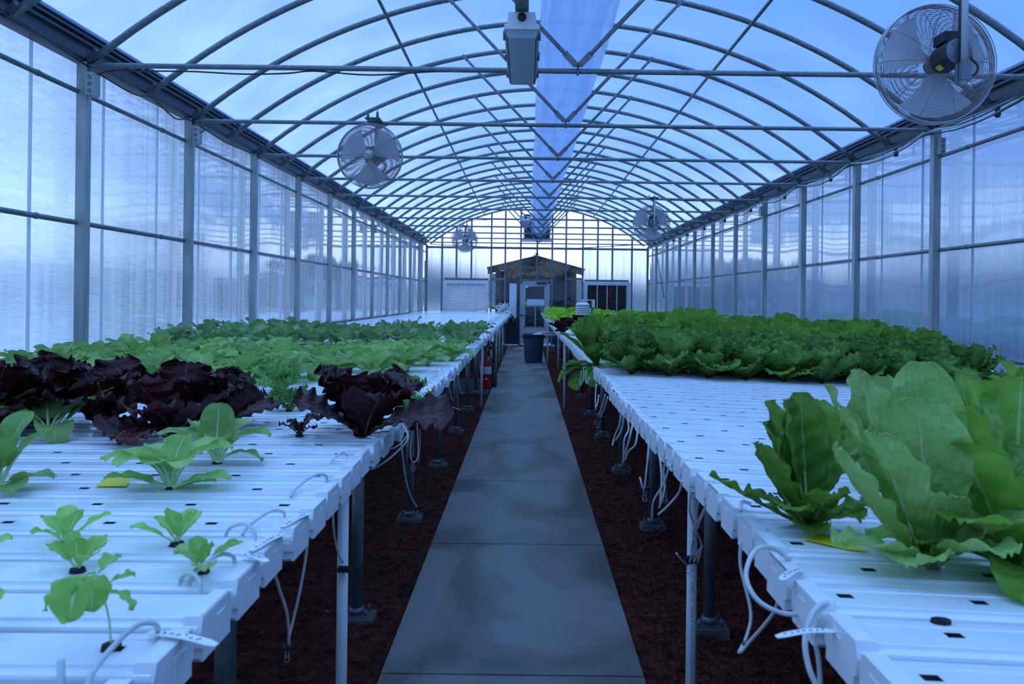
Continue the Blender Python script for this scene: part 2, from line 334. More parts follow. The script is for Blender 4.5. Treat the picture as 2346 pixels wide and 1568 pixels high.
# ---------------------------------------------------------------- mesh builder
class MB:
    def __init__(s):
        s.v = []; s.f = []; s.m = []; s.uv = []; s.sm = []; s.hasuv = False
    def add(s, vs, fs, mi=0, smooth=False, uvs=None):
        o = len(s.v); s.v.extend([tuple(v) for v in vs])
        for f in fs:
            s.f.append([i + o for i in f]); s.m.append(mi); s.sm.append(smooth)
            if uvs is not None:
                s.hasuv = True; s.uv.append([uvs[i] for i in f])
            else: s.uv.append([(.5, .5)] * len(f))
        return s
    def box(s, a, b, mi=0):
        x0, y0, z0 = a; x1, y1, z1 = b
        vs = [(x0, y0, z0), (x1, y0, z0), (x1, y1, z0), (x0, y1, z0), (x0, y0, z1), (x1, y0, z1), (x1, y1, z1), (x0, y1, z1)]
        return s.add(vs, [(0, 3, 2, 1), (4, 5, 6, 7), (0, 1, 5, 4), (1, 2, 6, 5), (2, 3, 7, 6), (3, 0, 4, 7)], mi)
    def obox(s, c, sx, sy, sz, R=None, mi=0):
        vs = []
        for z in (-1, 1):
            for x, y in ((-1, -1), (1, -1), (1, 1), (-1, 1)):
                v = Vector((x * sx / 2, y * sy / 2, z * sz / 2))
                if R is not None: v = R @ v
                vs.append(v + Vector(c))
        return s.add(vs, [(0, 3, 2, 1), (4, 5, 6, 7), (0, 1, 5, 4), (1, 2, 6, 5), (2, 3, 7, 6), (3, 0, 4, 7)], mi)
    def tube(s, pts, r, seg=8, mi=0, caps=True, closed=False):
        pts = [Vector(p) for p in pts]; n = len(pts)
        rs = r if isinstance(r, (list, tuple)) else [r] * n
        up = Vector((0, 0, 1)); vs = []; prev = None
        for i in range(n):
            a = pts[i - 1] if (i > 0 or closed) else pts[i]; b = pts[(i + 1) % n] if (i < n - 1 or closed) else pts[i]
            t = (b - a)
            if t.length < 1e-9: t = Vector((0, 0, 1))
            t.normalize()
            if prev is None:
                u = up if abs(t.z) < .95 else Vector((1, 0, 0))
                s1 = t.cross(u).normalized()
            else:
                s1 = (prev - t * prev.dot(t))
                if s1.length < 1e-6: s1 = t.cross(up)
                s1.normalize()
            prev = s1; s2 = t.cross(s1)
            for k in range(seg):
                an = 2 * pi * k / seg
                vs.append(pts[i] + (s1 * cos(an) + s2 * sin(an)) * rs[i])
        fs = []
        for i in range(n if closed else n - 1):
            j = (i + 1) % n
            for k in range(seg):
                fs.append((i * seg + k, i * seg + (k + 1) % seg, j * seg + (k + 1) % seg, j * seg + k))
        s.add(vs, fs, mi, True)
        if caps and not closed:
            o = len(s.v) - n * seg
            s.f.append([o + k for k in range(seg)][::-1]); s.m.append(mi); s.sm.append(False); s.uv.append([(.5, .5)] * seg)
            s.f.append([o + (n - 1) * seg + k for k in range(seg)]); s.m.append(mi); s.sm.append(False); s.uv.append([(.5, .5)] * seg)
        return s
    def lathe(s, prof, c=(0, 0, 0), axis='Z', seg=24, mi=0, smooth=True):
        """prof: list of (radius, height)"""
        vs = []; c = Vector(c)
        for r, h in prof:
            for k in range(seg):
                a = 2 * pi * k / seg
                if axis == 'Z': v = Vector((r * cos(a), r * sin(a), h))
                elif axis == 'Y': v = Vector((r * cos(a), h, r * sin(a)))
                else: v = Vector((h, r * cos(a), r * sin(a)))
                vs.append(c + v)
        fs = []
        for i in range(len(prof) - 1):
            for k in range(seg):
                fs.append((i * seg + k, i * seg + (k + 1) % seg, (i + 1) * seg + (k + 1) % seg, (i + 1) * seg + k))
        s.add(vs, fs, mi, smooth)
        return s
    def extr(s, prof, y0, y1, axis='Y', mi=0, close=True, caps=True, smooth=False):
        """prof: list of 2D points (x,z) extruded along Y, or (y,z) along X"""
        n = len(prof); vs = []
        for q in (y0, y1):
            for a, b in prof: vs.append((a, q, b) if axis == 'Y' else (q, a, b))
        fs = [(k, (k + 1) % n, n + (k + 1) % n, n + k) for k in range(n if close else n - 1)]
        s.add(vs, fs, mi, smooth)
        if caps and close:
            o = len(s.v) - 2 * n
            for ring in ([o + k for k in range(n)][::-1], [o + n + k for k in range(n)]):
                s.f.append(ring); s.m.append(mi); s.sm.append(False); s.uv.append([(.5, .5)] * n)
        return s
    def mesh(s, name, mats):
        me = bpy.data.meshes.new(name)
        me.from_pydata(s.v, [], s.f)
        for mm in (mats if isinstance(mats, (list, tuple)) else [mats]): me.materials.append(mm)
        me.polygons.foreach_set('material_index', s.m)
        me.polygons.foreach_set('use_smooth', s.sm)
        if s.hasuv:
            ul = me.uv_layers.new(name='leaf')
            flat = []
            for f in s.uv:
                for q in f: flat.extend(q)
            ul.data.foreach_set('uv', flat)
        me.update()
        return me
    def build(s, name, mats, parent=None, loc=None):
        o = bpy.data.objects.new(name, s.mesh(name, mats))
        COL.objects.link(o)
        if parent is not None: o.parent = parent
        if loc is not None: o.location = loc
        return o

def tag(o, label=None, cat=None, group=None, kind=None):
    if label: o['label'] = label
    if cat: o['category'] = cat
    if group: o['group'] = group
    if kind: o['kind'] = kind
    return o
def empty(name, loc=(0, 0, 0), rz=0):
    o = bpy.data.objects.new(name, None); COL.objects.link(o)
    o.location = loc; o.rotation_euler = (0, 0, rz); o.empty_display_size = .1
    return o
def copy_tree(o, parent=None):
    c = o.copy(); COL.objects.link(c); c.parent = parent
    for ch in KIDS.get(o.name, []):
        copy_tree(ch, c)
    return c
KIDS = {}
def reg(parent, *kids):
    KIDS.setdefault(parent.name, []).extend(kids)
ONES = ['', 'first', 'second', 'third', 'fourth', 'fifth', 'sixth', 'seventh', 'eighth', 'ninth', 'tenth', 'eleventh', 'twelfth', 'thirteenth', 'fourteenth',
        'fifteenth', 'sixteenth', 'seventeenth', 'eighteenth', 'nineteenth']
TENS = {2: ('twentieth', 'twenty'), 3: ('thirtieth', 'thirty'), 4: ('fortieth', 'forty'), 5: ('fiftieth', 'fifty'), 6: ('sixtieth', 'sixty'),
        7: ('seventieth', 'seventy'), 8: ('eightieth', 'eighty'), 9: ('ninetieth', 'ninety')}
def nth(k):
    if k < 20: return ONES[k]
    if k < 100: return TENS[k // 10][0] if k % 10 == 0 else TENS[k // 10][1] + '-' + ONES[k % 10]
    if k == 100: return 'hundredth'
    return 'hundred-' + nth(k - 100)
def smooth_path(pts, n=6):
    """Catmull-Rom through pts"""
    pts = [Vector(p) for p in pts]
    if len(pts) < 3: return pts
    P = [pts[0] * 2 - pts[1]] + pts + [pts[-1] * 2 - pts[-2]]
    out = []
    for i in range(1, len(P) - 2):
        for k in range(n):
            t = k / n; a, b, c, d = P[i - 1], P[i], P[i + 1], P[i + 2]
            out.append(.5 * ((2 * b) + (c - a) * t + (2 * a - 5 * b + 4 * c - d) * t * t + (3 * b - a - 3 * c + d) * t ** 3))
    out.append(pts[-1])
    return out

# ---------------------------------------------------------------- dimensions of the house
XL, XR, EW = -3.34, 4.02, 25.95
XC, HW = 0.34, 3.62
EAVE, APEX = 3.23, 4.56
RR = (HW ** 2 + (APEX - EAVE) ** 2) / (2 * (APEX - EAVE)); ZC = APEX - RR
def arc(x, dr=0.0): return ZC + sqrt(max(0, (RR + dr) ** 2 - (x - XC) ** 2))
BAY = 1.829
TIES = [4.0 + BAY * k for k in range(0, 13)]
Y0 = -5.0

# ground outside and inside
MB().box((-400, -200, -.35), (400, 700, -.12)).build('ground_outside', M['yard'])['kind'] = 'structure'
g = MB()
g.box((-260, 95, -.119), (-6, 330, -.05)); g.box((8, 60, -.119), (260, 330, -.05))
g.build('grass_field', M['grass'])['kind'] = 'structure'
# distant hills as a ridged landform
hb = MB(); vs = []; fs = []
HN = 90
for j in range(5):
    for i in range(HN + 1):
        a = radians(-100 + 200 * i / HN)      # azimuth from +Y, negative to the left
        r = [330, 380, 440, 540, 700][j]
        h = 13 + 1.0 * sin(a * 7 + 1) + .8 * sin(a * 17) + 18 * math.exp(-((a + .20) / .14) ** 2) + 13 * math.exp(-((a - .8) / .4) ** 2) + 8 * math.exp(-((a + .7) / .3) ** 2)
        z = [-.3, h * .42, h * .8, h, h * .7][j]
        vs.append((r * sin(a), r * cos(a), z))
for j in range(4):
    for i in range(HN):
        fs.append((j * (HN + 1) + i, j * (HN + 1) + i + 1, (j + 1) * (HN + 1) + i + 1, (j + 1) * (HN + 1) + i))
hb.add(vs, fs, 0, True).build('distant_hill', M['hill'])['kind'] = 'structure'

# soil beds either side of the walk, uneven lava rock
def soil(name, x0, x1):
    b = MB(); nx, ny = 46, 300; vs = []; fs = []
    rnd = random.Random(3)
    for j in range(ny + 1):
        y = -2 + (EW + 2 - .05) * (j / ny) ** 1.25
        for i in range(nx + 1):
            x = x0 + (x1 - x0) * i / nx
            e = min(1, min(i, nx - i) / 3)
            vs.append((x, y, -.03 + e * (.012 * sin(x * 9 + y * 4) + rnd.uniform(-.012, .014))))
    for j in range(ny):
        for i in range(nx):
            q = j * (nx + 1) + i; fs.append((q, q + 1, q + nx + 2, q + nx + 1))
    o = b.add(vs, fs, 0, False).build(name, M['soil']); o['kind'] = 'structure'
soil('floor_left', XL + .02, -.575)
soil('floor_right', .505, XR - .02)
b = MB(); b.box((XL, Y0, -.118), (XR, EW + .1, -.06)); b.build('floor_base', M['soil'])['kind'] = 'structure'

# loose rocks and chips nobody could count
b = MB(); rnd = random.Random(11)
def rock(b, x, y, z, r, mi):
    vs = []; 
    for (a, c, d) in ((1, 0, 0), (-1, 0, 0), (0, 1, 0), (0, -1, 0), (0, 0, 1), (0, 0, -1)):
        q = r * rnd.uniform(.6, 1.2); vs.append((x + a * q, y + c * q, z + d * q * .75))
    b.add(vs, [(0, 2, 4), (2, 1, 4), (1, 3, 4), (3, 0, 4), (2, 0, 5), (1, 2, 5), (3, 1, 5), (0, 3, 5)], mi)
for k in range(5200):
    y = 2.2 + 9 * rnd.random() ** 1.7
    x = rnd.choice([rnd.uniform(-1.9, -.60), rnd.uniform(.53, 2.0)])
    rock(b, x, y, -.022, rnd.uniform(.004, .013) * (1.5 if rnd.random() < .08 else 1), 1 if rnd.random() < .015 else 0)
o = b.build('lava_rock_pieces', [M['soil'], M['pad']]); tag(o, 'loose dark red lava rock pieces scattered over both beds', 'rock', kind='stuff')

# concrete walk: slabs with open joints
b = MB()
js = [-1.9, -.2, 1.5, 3.21, 4.92, 6.62, 8.37, 10.0, 11.75, 13.5, 15.3, 17.1, 18.9, 20.7, 22.5, 24.3, EW - .1]
for a, c in zip(js[:-1], js[1:]):
    x0, x1 = -.578, .503
    b.extr([(x0, -.06), (x0, -.006), (x0 + .006, 0), (x1 - .006, 0), (x1, -.006), (x1, -.06)], a + .006, c - .006)
b.box((-.575, -1.9, -.06), (.50, EW - .1, -.008))
b.build('floor_walkway', M['concrete'])['kind'] = 'structure'
b = MB(); b.box((-1.1, EW - .45, -.055), (1.9, EW - .08, .01)); b.build('floor_threshold', M['concrete'])['kind'] = 'structure'

# ---------------------------------------------------------------- side walls
def wallside(name, x, matn, sgn):
    b = MB()
    y = Y0; 
    vs = []; fs = []; ny = 120; nz = 10
    for j in range(ny + 1):
        for i in range(nz + 1):
            yy = Y0 + (EW - Y0) * j / ny
            zz = .02 + (3.30 - .02) * i / nz
            vs.append((x + .006 * sin(yy * 2.3) * sin(zz * 1.7) + .004 * sin(yy * 6.9), yy, zz))
    for j in range(ny):
        for i in range(nz):
            q = j * (nz + 1) + i; fs.append((q, q + 1, q + nz + 2, q + nz + 1))
    b.add(vs, fs, 0, True)
    b.build(name, matn)['kind'] = 'structure'
    # H-profile joints between sheets
    b = MB(); yy = 4.0 - BAY * 3
    k = 0
    while yy < EW - .3:
        for dy in (.42, 1.33):
            b.box((x - sgn * .004 - .006, yy + dy - .012, .02), (x - sgn * .004 + .006, yy + dy + .012, 3.26))
        yy += BAY
    b.build('trim_1' if sgn < 0 else 'trim_2', M['joint'])['kind'] = 'structure'
    b = MB(); b.box((x - .03, Y0, -.1), (x + .03, EW, .16)); b.build('baseboard_left' if sgn < 0 else 'baseboard_right', M['galv_dark'])['kind'] = 'structure'
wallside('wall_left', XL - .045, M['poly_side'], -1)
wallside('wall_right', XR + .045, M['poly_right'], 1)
b = MB(); b.box((XL, Y0 - .02, .0), (XR, Y0, 3.23)); b.build('wall_back', M['poly_side'])['kind'] = 'structure'

# gutters / film locks along the eaves
def gutter(name, x, s):   # s=+1 profile faces +x (left eave)
    b = MB()
    pr = [(0, 3.25), (.035, 3.255), (.040, 3.275), (.012, 3.285), (.012, 3.375), (.045, 3.385), (.045, 3.40), (.02, 3.405), (.02, 3.425), (.05, 3.43), (.05, 3.445), (.025, 3.45), (.025, 3.475), (.05, 3.48), (.05, 3.495), (-.06, 3.52), (-.06, 3.25)]
    b.extr([(x + s * a, z) for a, z in pr], Y0, EW)
    b.build(name, M['gutter'])['kind'] = 'structure'
gutter('trim_3', XL + .02, 1)
gutter('trim_4', XR - .02, -1)

# roof film, bellied a little between the hoops
vs = []; fs = []; na = 56; hoops = [Y0 + .0]
HY = [TIES[0] + BAY / 2 * k for k in range(0, 24)]
ys = []
y = TIES[0] - BAY * 5
while y < EW - .02:
    for q in (0, .12, .3, .5, .7, .88): ys.append(y + BAY / 2 * q)
    y += BAY / 2
ys = [q for q in ys if Y0 <= q < EW] + [EW]
for y in ys:
    ph = ((y - TIES[0]) / (BAY / 2)) % 1.0
    sag = sin(pi * ph) ** 2
    for i in range(na + 1):
        x = XC - HW - .02 + 2 * (HW + .02) * i / na
        u = abs(x - XC) / HW
        z = arc(max(XC - HW, min(XC + HW, x)), .045) + .03 * sag + .006 * sin(y * 5.1 + x * 3.3)
        vs.append((x, y, max(z, 3.47)))
for j in range(len(ys) - 1):
    for i in range(na):
        q = j * (na + 1) + i; fs.append((q, q + 1, q + na + 2, q + na + 1))
MB().add(vs, fs, 0, True).build('ceiling', M['film'])['kind'] = 'structure'

# ---------------------------------------------------------------- frame members, each one a thing
for i, y in enumerate(HY):
    if y > EW - .2: break
    x0 = XC - HW + .17; x1 = XC + HW - .17
    pts = [Vector((x0 + (x1 - x0) * k / 40, y, arc(x0 + (x1 - x0) * k / 40) - .0)) for k in range(41)]
    pts.insert(0, pts[0] + (pts[0] - pts[1]).normalized() * .16); pts.append(pts[-1] + (pts[-1] - pts[-2]).normalized() * .16)
    b = MB(); b.tube(pts, .028, 8)
    o = b.build('roof_hoop', M['galv'])
    for p_, s_ in ((pts[0], -1), (pts[-1], 1)):
        bb = MB(); bb.obox((p_.x + s_ * -.01, y, p_.z + .02), .10, .07, .05, Matrix.Rotation(s_ * .8, 3, 'Y'))
        bb.build('hoop_bracket', M['galv_dark'], o)
    tag(o, 'curved galvanised roof hoop, the %s one back from the camera%s' % (nth(i + 1), ', tied across' if i % 2 == 0 else ', without a tie'), 'roof hoop', 'roof hoops')
for i, y in enumerate(TIES):
    if y > EW - .3: break
    b = MB(); b.tube([(XL + .02, y, EAVE), (XL + .16, y, EAVE), (XR - .16, y, EAVE), (XR - .02, y, EAVE)], .0195, 10)
    o = b.build('cross_tie', M['galv'])
    c = MB()
    for s_, xx in ((1, XL + .04), (-1, XR - .04)):
        c.obox((xx + s_ * .03, y, EAVE - .005), .13, .012, .075)
        c.tube([(xx, y - .022, EAVE), (xx, y + .022, EAVE)], .009, 6)
    c.build('end_plate', M['galv'], o)
    c = MB(); c.obox((XC + .02, y, EAVE), .016, .05, .05); c.tube([(XC + .02, y - .03, EAVE + .035), (XC + .02, y + .03, EAVE + .035)], .008, 6)
    c.build('centre_clamp', M['galv_dark'], o)
    tag(o, 'straight galvanised cross tie, the %s one back from the camera' % nth(i + 1), 'tie bar', 'cross ties')
    if i == 0: continue
    for s_, nm in ((-1, 'left'), (1, 'right')):
        a = Vector((XC + .02 + s_ * .015, y - .02, EAVE + .04)); e_ = Vector((XC + s_ * 1.13, y - .02, arc(XC + s_ * 1.13) + .0))
        d = (e_ - a).normalized()
        b = MB(); b.tube([a + d * .11, a + d * .15, e_ - d * .1, e_ - d * .06], [.012, .0165, .0165, .011], 8)
        R = Matrix.Rotation(-atan2(d.z, d.x), 3, 'Y')
        b.obox(a + d * .06, .13, .008, .046, R); b.obox(e_ - d * .02, .09, .008, .04, R)
        b.tube([a - Vector((0, .02, 0)), a + Vector((0, .02, 0))], .008, 6)
        o = b.build('truss_strut', M['galv'])
        tag(o, 'diagonal galvanised strut rising %s from the middle of the %s cross tie' % ('over the %s bench' % nm, nth(i + 1)), 'strut', 'roof struts')
for xo, nm in ((-1.72, 'left'), (1.80, 'right')):
    b = MB(); b.tube([(XC + xo, 3.4, arc(XC + xo) - .045), (XC + xo, EW - .1, arc(XC + xo) - .045)], .017, 8)
    o = b.build('roof_purlin', M['galv']); tag(o, 'long galvanised purlin running under the hoops above the %s bench' % nm, 'purlin', 'roof purlins')

# wall posts (square tube) and wall rails
for s_, x, nm in ((-1, XL + .035, 'left'), (1, XR - .045, 'right')):
    for i, y in enumerate(TIES):
        if i == 0 or y > EW - .5: continue
        b = MB(); b.box((x - .036, y - .03, -.05), (x + .036, y + .045, 3.25))
        o = b.build('wall_post', M['galv_light'])
        tag(o, 'upright square steel post, the %s along the %s wall from the camera' % (nth(i), nm), 'post', '%s wall posts' % nm)
    for z, w in ((3.03 if s_ < 0 else 2.97, 'upper'), (2.06, 'middle'), (1.08 if s_ < 0 else 1.07, 'lowest')):
        b = MB(); xx = x - s_ * .0 + s_ * .03
        b.tube([(xx, Y0, z), (xx, EW, z)], .019, 8)
        yy = TIES[1] - .5
        while yy < EW: 
            b.tube([(xx, yy - .012, z), (xx, yy + .012, z)], .023, 8); yy += BAY
        o = b.build('wall_rail', M['galv']); tag(o, '%s of the three long pipe rails on the %s wall' % (w, nm), 'rail', 'wall rails')

# ---------------------------------------------------------------- far end wall
def ex(px): return (px - 1206) / 69.4
def ez(px, py): return CAMZ - (py - 684 - ROLL * (px - 1206)) / 69.4
LV = (ex(1014), ex(1121)); RV = (ex(1336), ex(1444))
ZL = ez(1060, 643)
DX0, DX1, DZ = ex(1192.5), ex(1259), ez(1225, 646)
b = MB()
def pan(b, x0, x1, z0, z1, y=EW, mi=0, t=.008):
    b.box((x0, y, z0), (x1, y + t, z1), mi)
pan(b, XL, LV[0], 0, 3.2); pan(b, LV[0], LV[1], ZL, 3.2); pan(b, LV[0], LV[1], 0, .9)
pan(b, RV[1], XR, 0, 3.2); pan(b, RV[0], RV[1], ZL, 3.2); pan(b, RV[0], RV[1], 0, .9)
b.build('wall_far', M['poly_end'])['kind'] = 'structure'
b = MB()
vs = []; n_ = 40
for i in range(n_ + 1):
    x = XC - HW + 2 * HW * i / n_; vs.append((x, EW, 3.2)); vs.append((x, EW, max(3.2, arc(x, .04))))
b.add(vs, [(2 * i, 2 * i + 2, 2 * i + 3, 2 * i + 1) for i in range(n_)])
pan(b, LV[1], DX0, DZ, 3.2); pan(b, DX0, DX1, DZ, 3.2); pan(b, DX1, RV[0], DZ, 3.2)
pan(b, LV[1], DX0, 0, DZ); pan(b, DX1, RV[0], 0, DZ)
b.build('wall_far_film', M['clear'])['kind'] = 'structure'
studs = [(1012, 0), (1045, ZL), (1079, ZL), (1124.6, 0), (1156.6, 0), (1192, 0), (1264, 0), (1295.5, 0), (1334, 0), (1368, ZL), (1401.6, ZL), (1446.4, 0)]
for i, (px, z0) in enumerate(studs):
    x = ex(px)
    b = MB(); b.box((x - .028, EW - .07, z0), (x + .028, EW - .005, arc(x) - .01))
    o = b.build('end_wall_stud', M['galv']); tag(o, 'upright steel stud in the far end wall, the %s counting from the left corner' % nth(i + 1), 'stud', 'end wall studs')
b = MB(); x = ex(1229.5); b.box((x - .028, EW - .07, DZ + .08), (x + .028, EW - .005, arc(x) - .01))
o = b.build('end_wall_stud', M['galv']); tag(o, 'short upright stud centred above the door in the far end wall', 'stud', 'end wall studs')
for (x0, x1, z, lab) in ((XL + .05, XR - .05, 3.2, 'thick girt crossing the whole far end wall at eave height'), (LV[0] + .06, LV[1] - .03, ZL + .05, 'steel header over the closed louvered vent'),
                    (RV[0] + .03, RV[1] - .06, ZL + .05, 'steel header over the open louvered vent'), (ex(1192), ex(1264), DZ + .045, 'steel header over the white door'),
                    (ex(1124.6), ex(1156.6), ez(1140, 639), 'short upper rail beside the closed vent showing timber behind'), (ex(1124.6), ex(1156.6), ez(1140, 706), 'short lower rail beside the closed vent'),
                    (ex(1295.5), ex(1334), ez(1315, 639), 'short upper rail beside the open vent')):
    b = MB(); b.box((x0, EW - .065, z - .04), (x1, EW - .012, z + .03))
    o = b.build('end_wall_girt', M['galv']); tag(o, lab, 'girt', 'end wall girts')
b = MB()
pts = [(XC - HW + .1 + (2 * HW - .2) * k / 40, EW - .04, arc(XC - HW + .1 + (2 * HW - .2) * k / 40)) for k in range(41)]
b.tube(pts, .03, 8); b.box((XL, EW - .07, 0), (XL + .07, EW, 3.25)); b.box((XR - .07, EW - .07, 0), (XR, EW, 3.25))
b.build('trim_5', M['galv'])['kind'] = 'structure'
# diagonal wind braces in the last bay
for a, c, lab in ((at(965, 568, 25.3), at(948, 666, 24.0), 'thin diagonal brace near the far corner of the left wall'), (at(1502, 566, 24.0), at(1521, 679, 22.4), 'thin diagonal brace near the far corner of the right wall')):
    b = MB(); b.tube([a, c], .013, 6); b.lathe([(0, -.03), (.03, -.02), (.03, .02), (0, .03)], c, 'Z', 8)
    o = b.build('wind_brace', M['galv_dark']); tag(o, lab, 'brace')
for px0, px1, nm in ((985, 1230, 'left'), (1475, 1290, 'right')):
    a = at(px0, 560, 25.7); c = at(px1, 571, 25.7)
    b = MB(); b.tube([a, c], .014, 6); o = b.build('tie_brace', M['galv_dark']); tag(o, 'slanting thin rod below the last cross tie, %s side' % nm, 'brace')

# louvered vents
def vent(x0, x1, z0, z1, open_, label):
    r = empty('louver_vent', ((x0 + x1) / 2, EW - .06, z0))
    tag(r, label, 'vent', 'end wall vents')
    w = x1 - x0; h = z1 - z0
    b = MB(); f = .10
    b.box((-w / 2, -.08, 0), (-w / 2 + f, .05, h)); b.box((w / 2 - f, -.08, 0), (w / 2, .05, h)); b.box((-w / 2 + f, -.078, h - f), (w / 2 - f, .048, h)); b.box((-w / 2 + f, -.078, 0), (w / 2 - f, .048, f))
    b.build('vent_frame', M['louver'], r)
    b = MB()
    for k in range(1, 4):
        x = -w / 2 + f + (w - 2 * f) * k / 4; b.box((x - .014, -.06, f), (x + .014, -.04, h - f))
    b.build('vent_mullion', M['louver'], r)
    b = MB(); ns = 14; R = Matrix.Rotation(radians(-28 if not open_ else 80), 3, 'X')
    for k in range(ns):
        z = f + (h - 2 * f) * (k + .5) / ns; b.obox((0, 0, z), w - 2 * f, .006 if open_ else .006, (h - 2 * f) / ns * (.96 if not open_ else .55), R)
    b.build('slats', M['louver'] if not open_ else M['galv_dark'], r)
    if open_:
        b = MB(); b.box((-w / 2 + f, .10, f), (w / 2 - f, .12, h - f)); b.build('dark_backing', M['black'], r)
        b = MB()
        for q in (.18, .30, .42, .54):
            b.tube([(q * cos(a * pi / 16), .06, h / 2 + q * sin(a * pi / 16)) for a in range(32)], .006, 4, closed=True)
        for q in range(5):
            a = q * 2 * pi / 5
            b.tube([(.06 * cos(a), .08, h / 2 + .06 * sin(a)), (.5 * cos(a), .08, h / 2 + .5 * sin(a))], [.03, .07], 6)
        b.build('exhaust_fan', M['rust'], r)
vent(LV[0] + .03, LV[1] - .03, .75, ZL, False, 'closed pale grey louvered vent in the far end wall')
vent(RV[0] + .03, RV[1] - .03, .75, ZL, True, 'open louvered vent with a dark exhaust fan behind its slats')

# door
r = empty('door_1', ((DX0 + DX1) / 2, EW - .05, 0)); r['kind'] = 'structure'
w = DX1 - DX0; h = DZ
b = MB()
b.box((-w / 2, -.05, .0), (-w / 2 + .05, .06, h)); b.box((w / 2 - .05, -.05, 0), (w / 2, .06, h)); b.box((-w / 2, -.05, h - .05), (w / 2, .06, h)); b.build('door_frame', M['door'], r)
gx0, gx1, gz0, gz1 = ex(1201.7) - (DX0 + DX1) / 2, ex(1248.6) - (DX0 + DX1) / 2, ez(1225, 751), ez(1225, 655)
b = MB()
b.box((-w / 2 + .055, -.03, .03), (gx0, .015, h - .055)); b.box((gx1, -.03, .03), (w / 2 - .055, .015, h - .055)); b.box((gx0, -.03, .03), (gx1, .015, gz0)); b.box((gx0, -.03, gz1), (gx1, .015, h - .055))
b.build('door_leaf', M['door'], r)
b = MB(); zm = ez(1225, 702)
for (x0, x1, z0, z1) in ((gx0, gx0 + .03, gz0, gz1), (gx1 - .03, gx1, gz0, gz1), (gx0, gx1, gz0, gz0 + .03), (gx0, gx1, gz1 - .03, gz1), (gx0, gx1, zm - .02, zm + .02)):
    b.box((x0, -.04, z0), (x1, -.028, z1))
b.box((-.01, -.036, gz0), (.035, -.03, zm))
b.build('glazing_bar', M['galv_light'], r)
b = MB(); b.box((gx0 + .01, -.012, gz0 + .01), (gx1 - .01, -.006, gz1 - .01)); b.build('glass_pane', M['clear'], r)
b = MB(); b.box((ex(1207) - (DX0 + DX1) / 2, -.046, ez(1225, 700)), (ex(1247.5) - (DX0 + DX1) / 2, -.043, ez(1225, 686))); b.box((ex(1203) - (DX0 + DX1) / 2, -.046, ez(1205, 660)), (ex(1210) - (DX0 + DX1) / 2, -.043, ez(1205, 655.5)))
b.build('paper_notice', M['paper'], r)
b = MB(); b.box((ex(1202.4) - (DX0 + DX1) / 2, -.046, ez(1205, 700)), (ex(1206.6) - (DX0 + DX1) / 2, -.043, ez(1205, 692))); b.build('yellow_sticker', M['yellow'], r)
b = MB(); b.obox((ex(1241) - (DX0 + DX1) / 2, -.07, ez(1240, 649)), .34, .06, .05); b.tube([(ex(1236) - (DX0 + DX1) / 2, -.08, ez(1240, 649)), (ex(1252) - (DX0 + DX1) / 2, -.13, ez(1240, 648))], .012, 6); b.build('door_closer', M['black'], r)
b = MB(); q = Vector((ex(1195) - (DX0 + DX1) / 2, -.04, ez(1195, 722)))
b.lathe([(0, -.05), (.03, -.045), (.03, 0)], q, 'Y', 12); b.tube([q + Vector((0, -.04, 0)), q + Vector((.12, -.05, 0))], .012, 6); b.build('door_handle', M['black'], r)
b = MB(); b.box((DX0 - .05, EW - .9, .0105), (DX0 + .75, EW - .55, .024)); o = b.build('door_mat', M['black']); o.location = (0, .3, 0); tag(o, 'thin black mat lying at the foot of the white door', 'mat')
# boards on the film wall left of the door
b = MB(); b.box((ex(1167), EW - .10, ez(1175, 729.5)), (ex(1183.5), EW - .075, ez(1175, 650))); o = b.build('foam_board', M['paper'])
tag(o, 'tall narrow white board standing against the end wall left of the door', 'board')
b = MB(); b.box((ex(1158), EW - .062, .02), (ex(1190), EW - .03, ez(1175, 729.5))); o = b.build('navy_panel', M['navy'])
tag(o, 'dark navy panel at the bottom of the end wall beneath the white board', 'panel')
b = MB(); b.box((ex(1266), EW - .062, .02), (ex(1294), EW - .03, ez(1280, 714))); o = b.build('navy_panel', M['navy'])
tag(o, 'dark navy panel low on the end wall, right of the door', 'panel')
for k, (z0, z1) in enumerate(((645, 642), (657, 654.5), (670.5, 666.5))):
    b = MB(); b.box((ex(1126), EW + .03, ez(1130, z0)), (ex(1136), EW + .045, ez(1130, z1))); o = b.build('paper_strip', M['paper'])
    tag(o, '%s of three small white strips beside the closed vent' % ('top', 'middle', 'lowest')[k], 'strip', 'white strips')

# timber shed just beyond the film
r = empty('timber_shed', (ex(1229), EW + .35, 0)); tag(r, 'timber-framed gabled shed standing just beyond the end wall', 'shed')
cx = ex(1229); pk = ez(1229, 585); le = ez(1116, 612); hw = (ex(1338) - ex(1116)) / 2; hl = -hw; x0 = ex(1116) - cx; x1 = ex(1338) - cx
def slab(b, xa, za, xb, zb, y0, y1, t, mi=0):
    b.extr([(xa, za - t), (xb, zb - t), (xb, zb), (xa, za)] if xa < xb else [(xb, zb - t), (xa, za - t), (xa, za), (xb, zb)], y0, y1, 'Y', mi)
b = MB(); slab(b, x0 - .03, le, 0, pk, -.25, 3.2, .05); slab(b, 0, pk, x1 + .03, le - .02, -.25, 3.2, .05); b.build('shed_roof', M['roofing'], r)
b = MB(); slab(b, x0, le - .06, 0, pk - .06, -.2, -.15, .17); slab(b, 0, pk - .06, x1, le - .08, -.2, -.15, .17); b.build('rake_board', M['wood'], r)
b = MB()
for xx in (ex(1140) - cx, ex(1315) - cx): b.box((xx - .09, -.10, 0), (xx + .09, .0, le - .1))
b.build('corner_post', M['wood'], r)
b = MB(); b.box((ex(1136) - cx, -.08, ez(1229, 616)), (ex(1320) - cx, -.02, ez(1229, 608))); b.build('tie_beam', M['wood'], r)
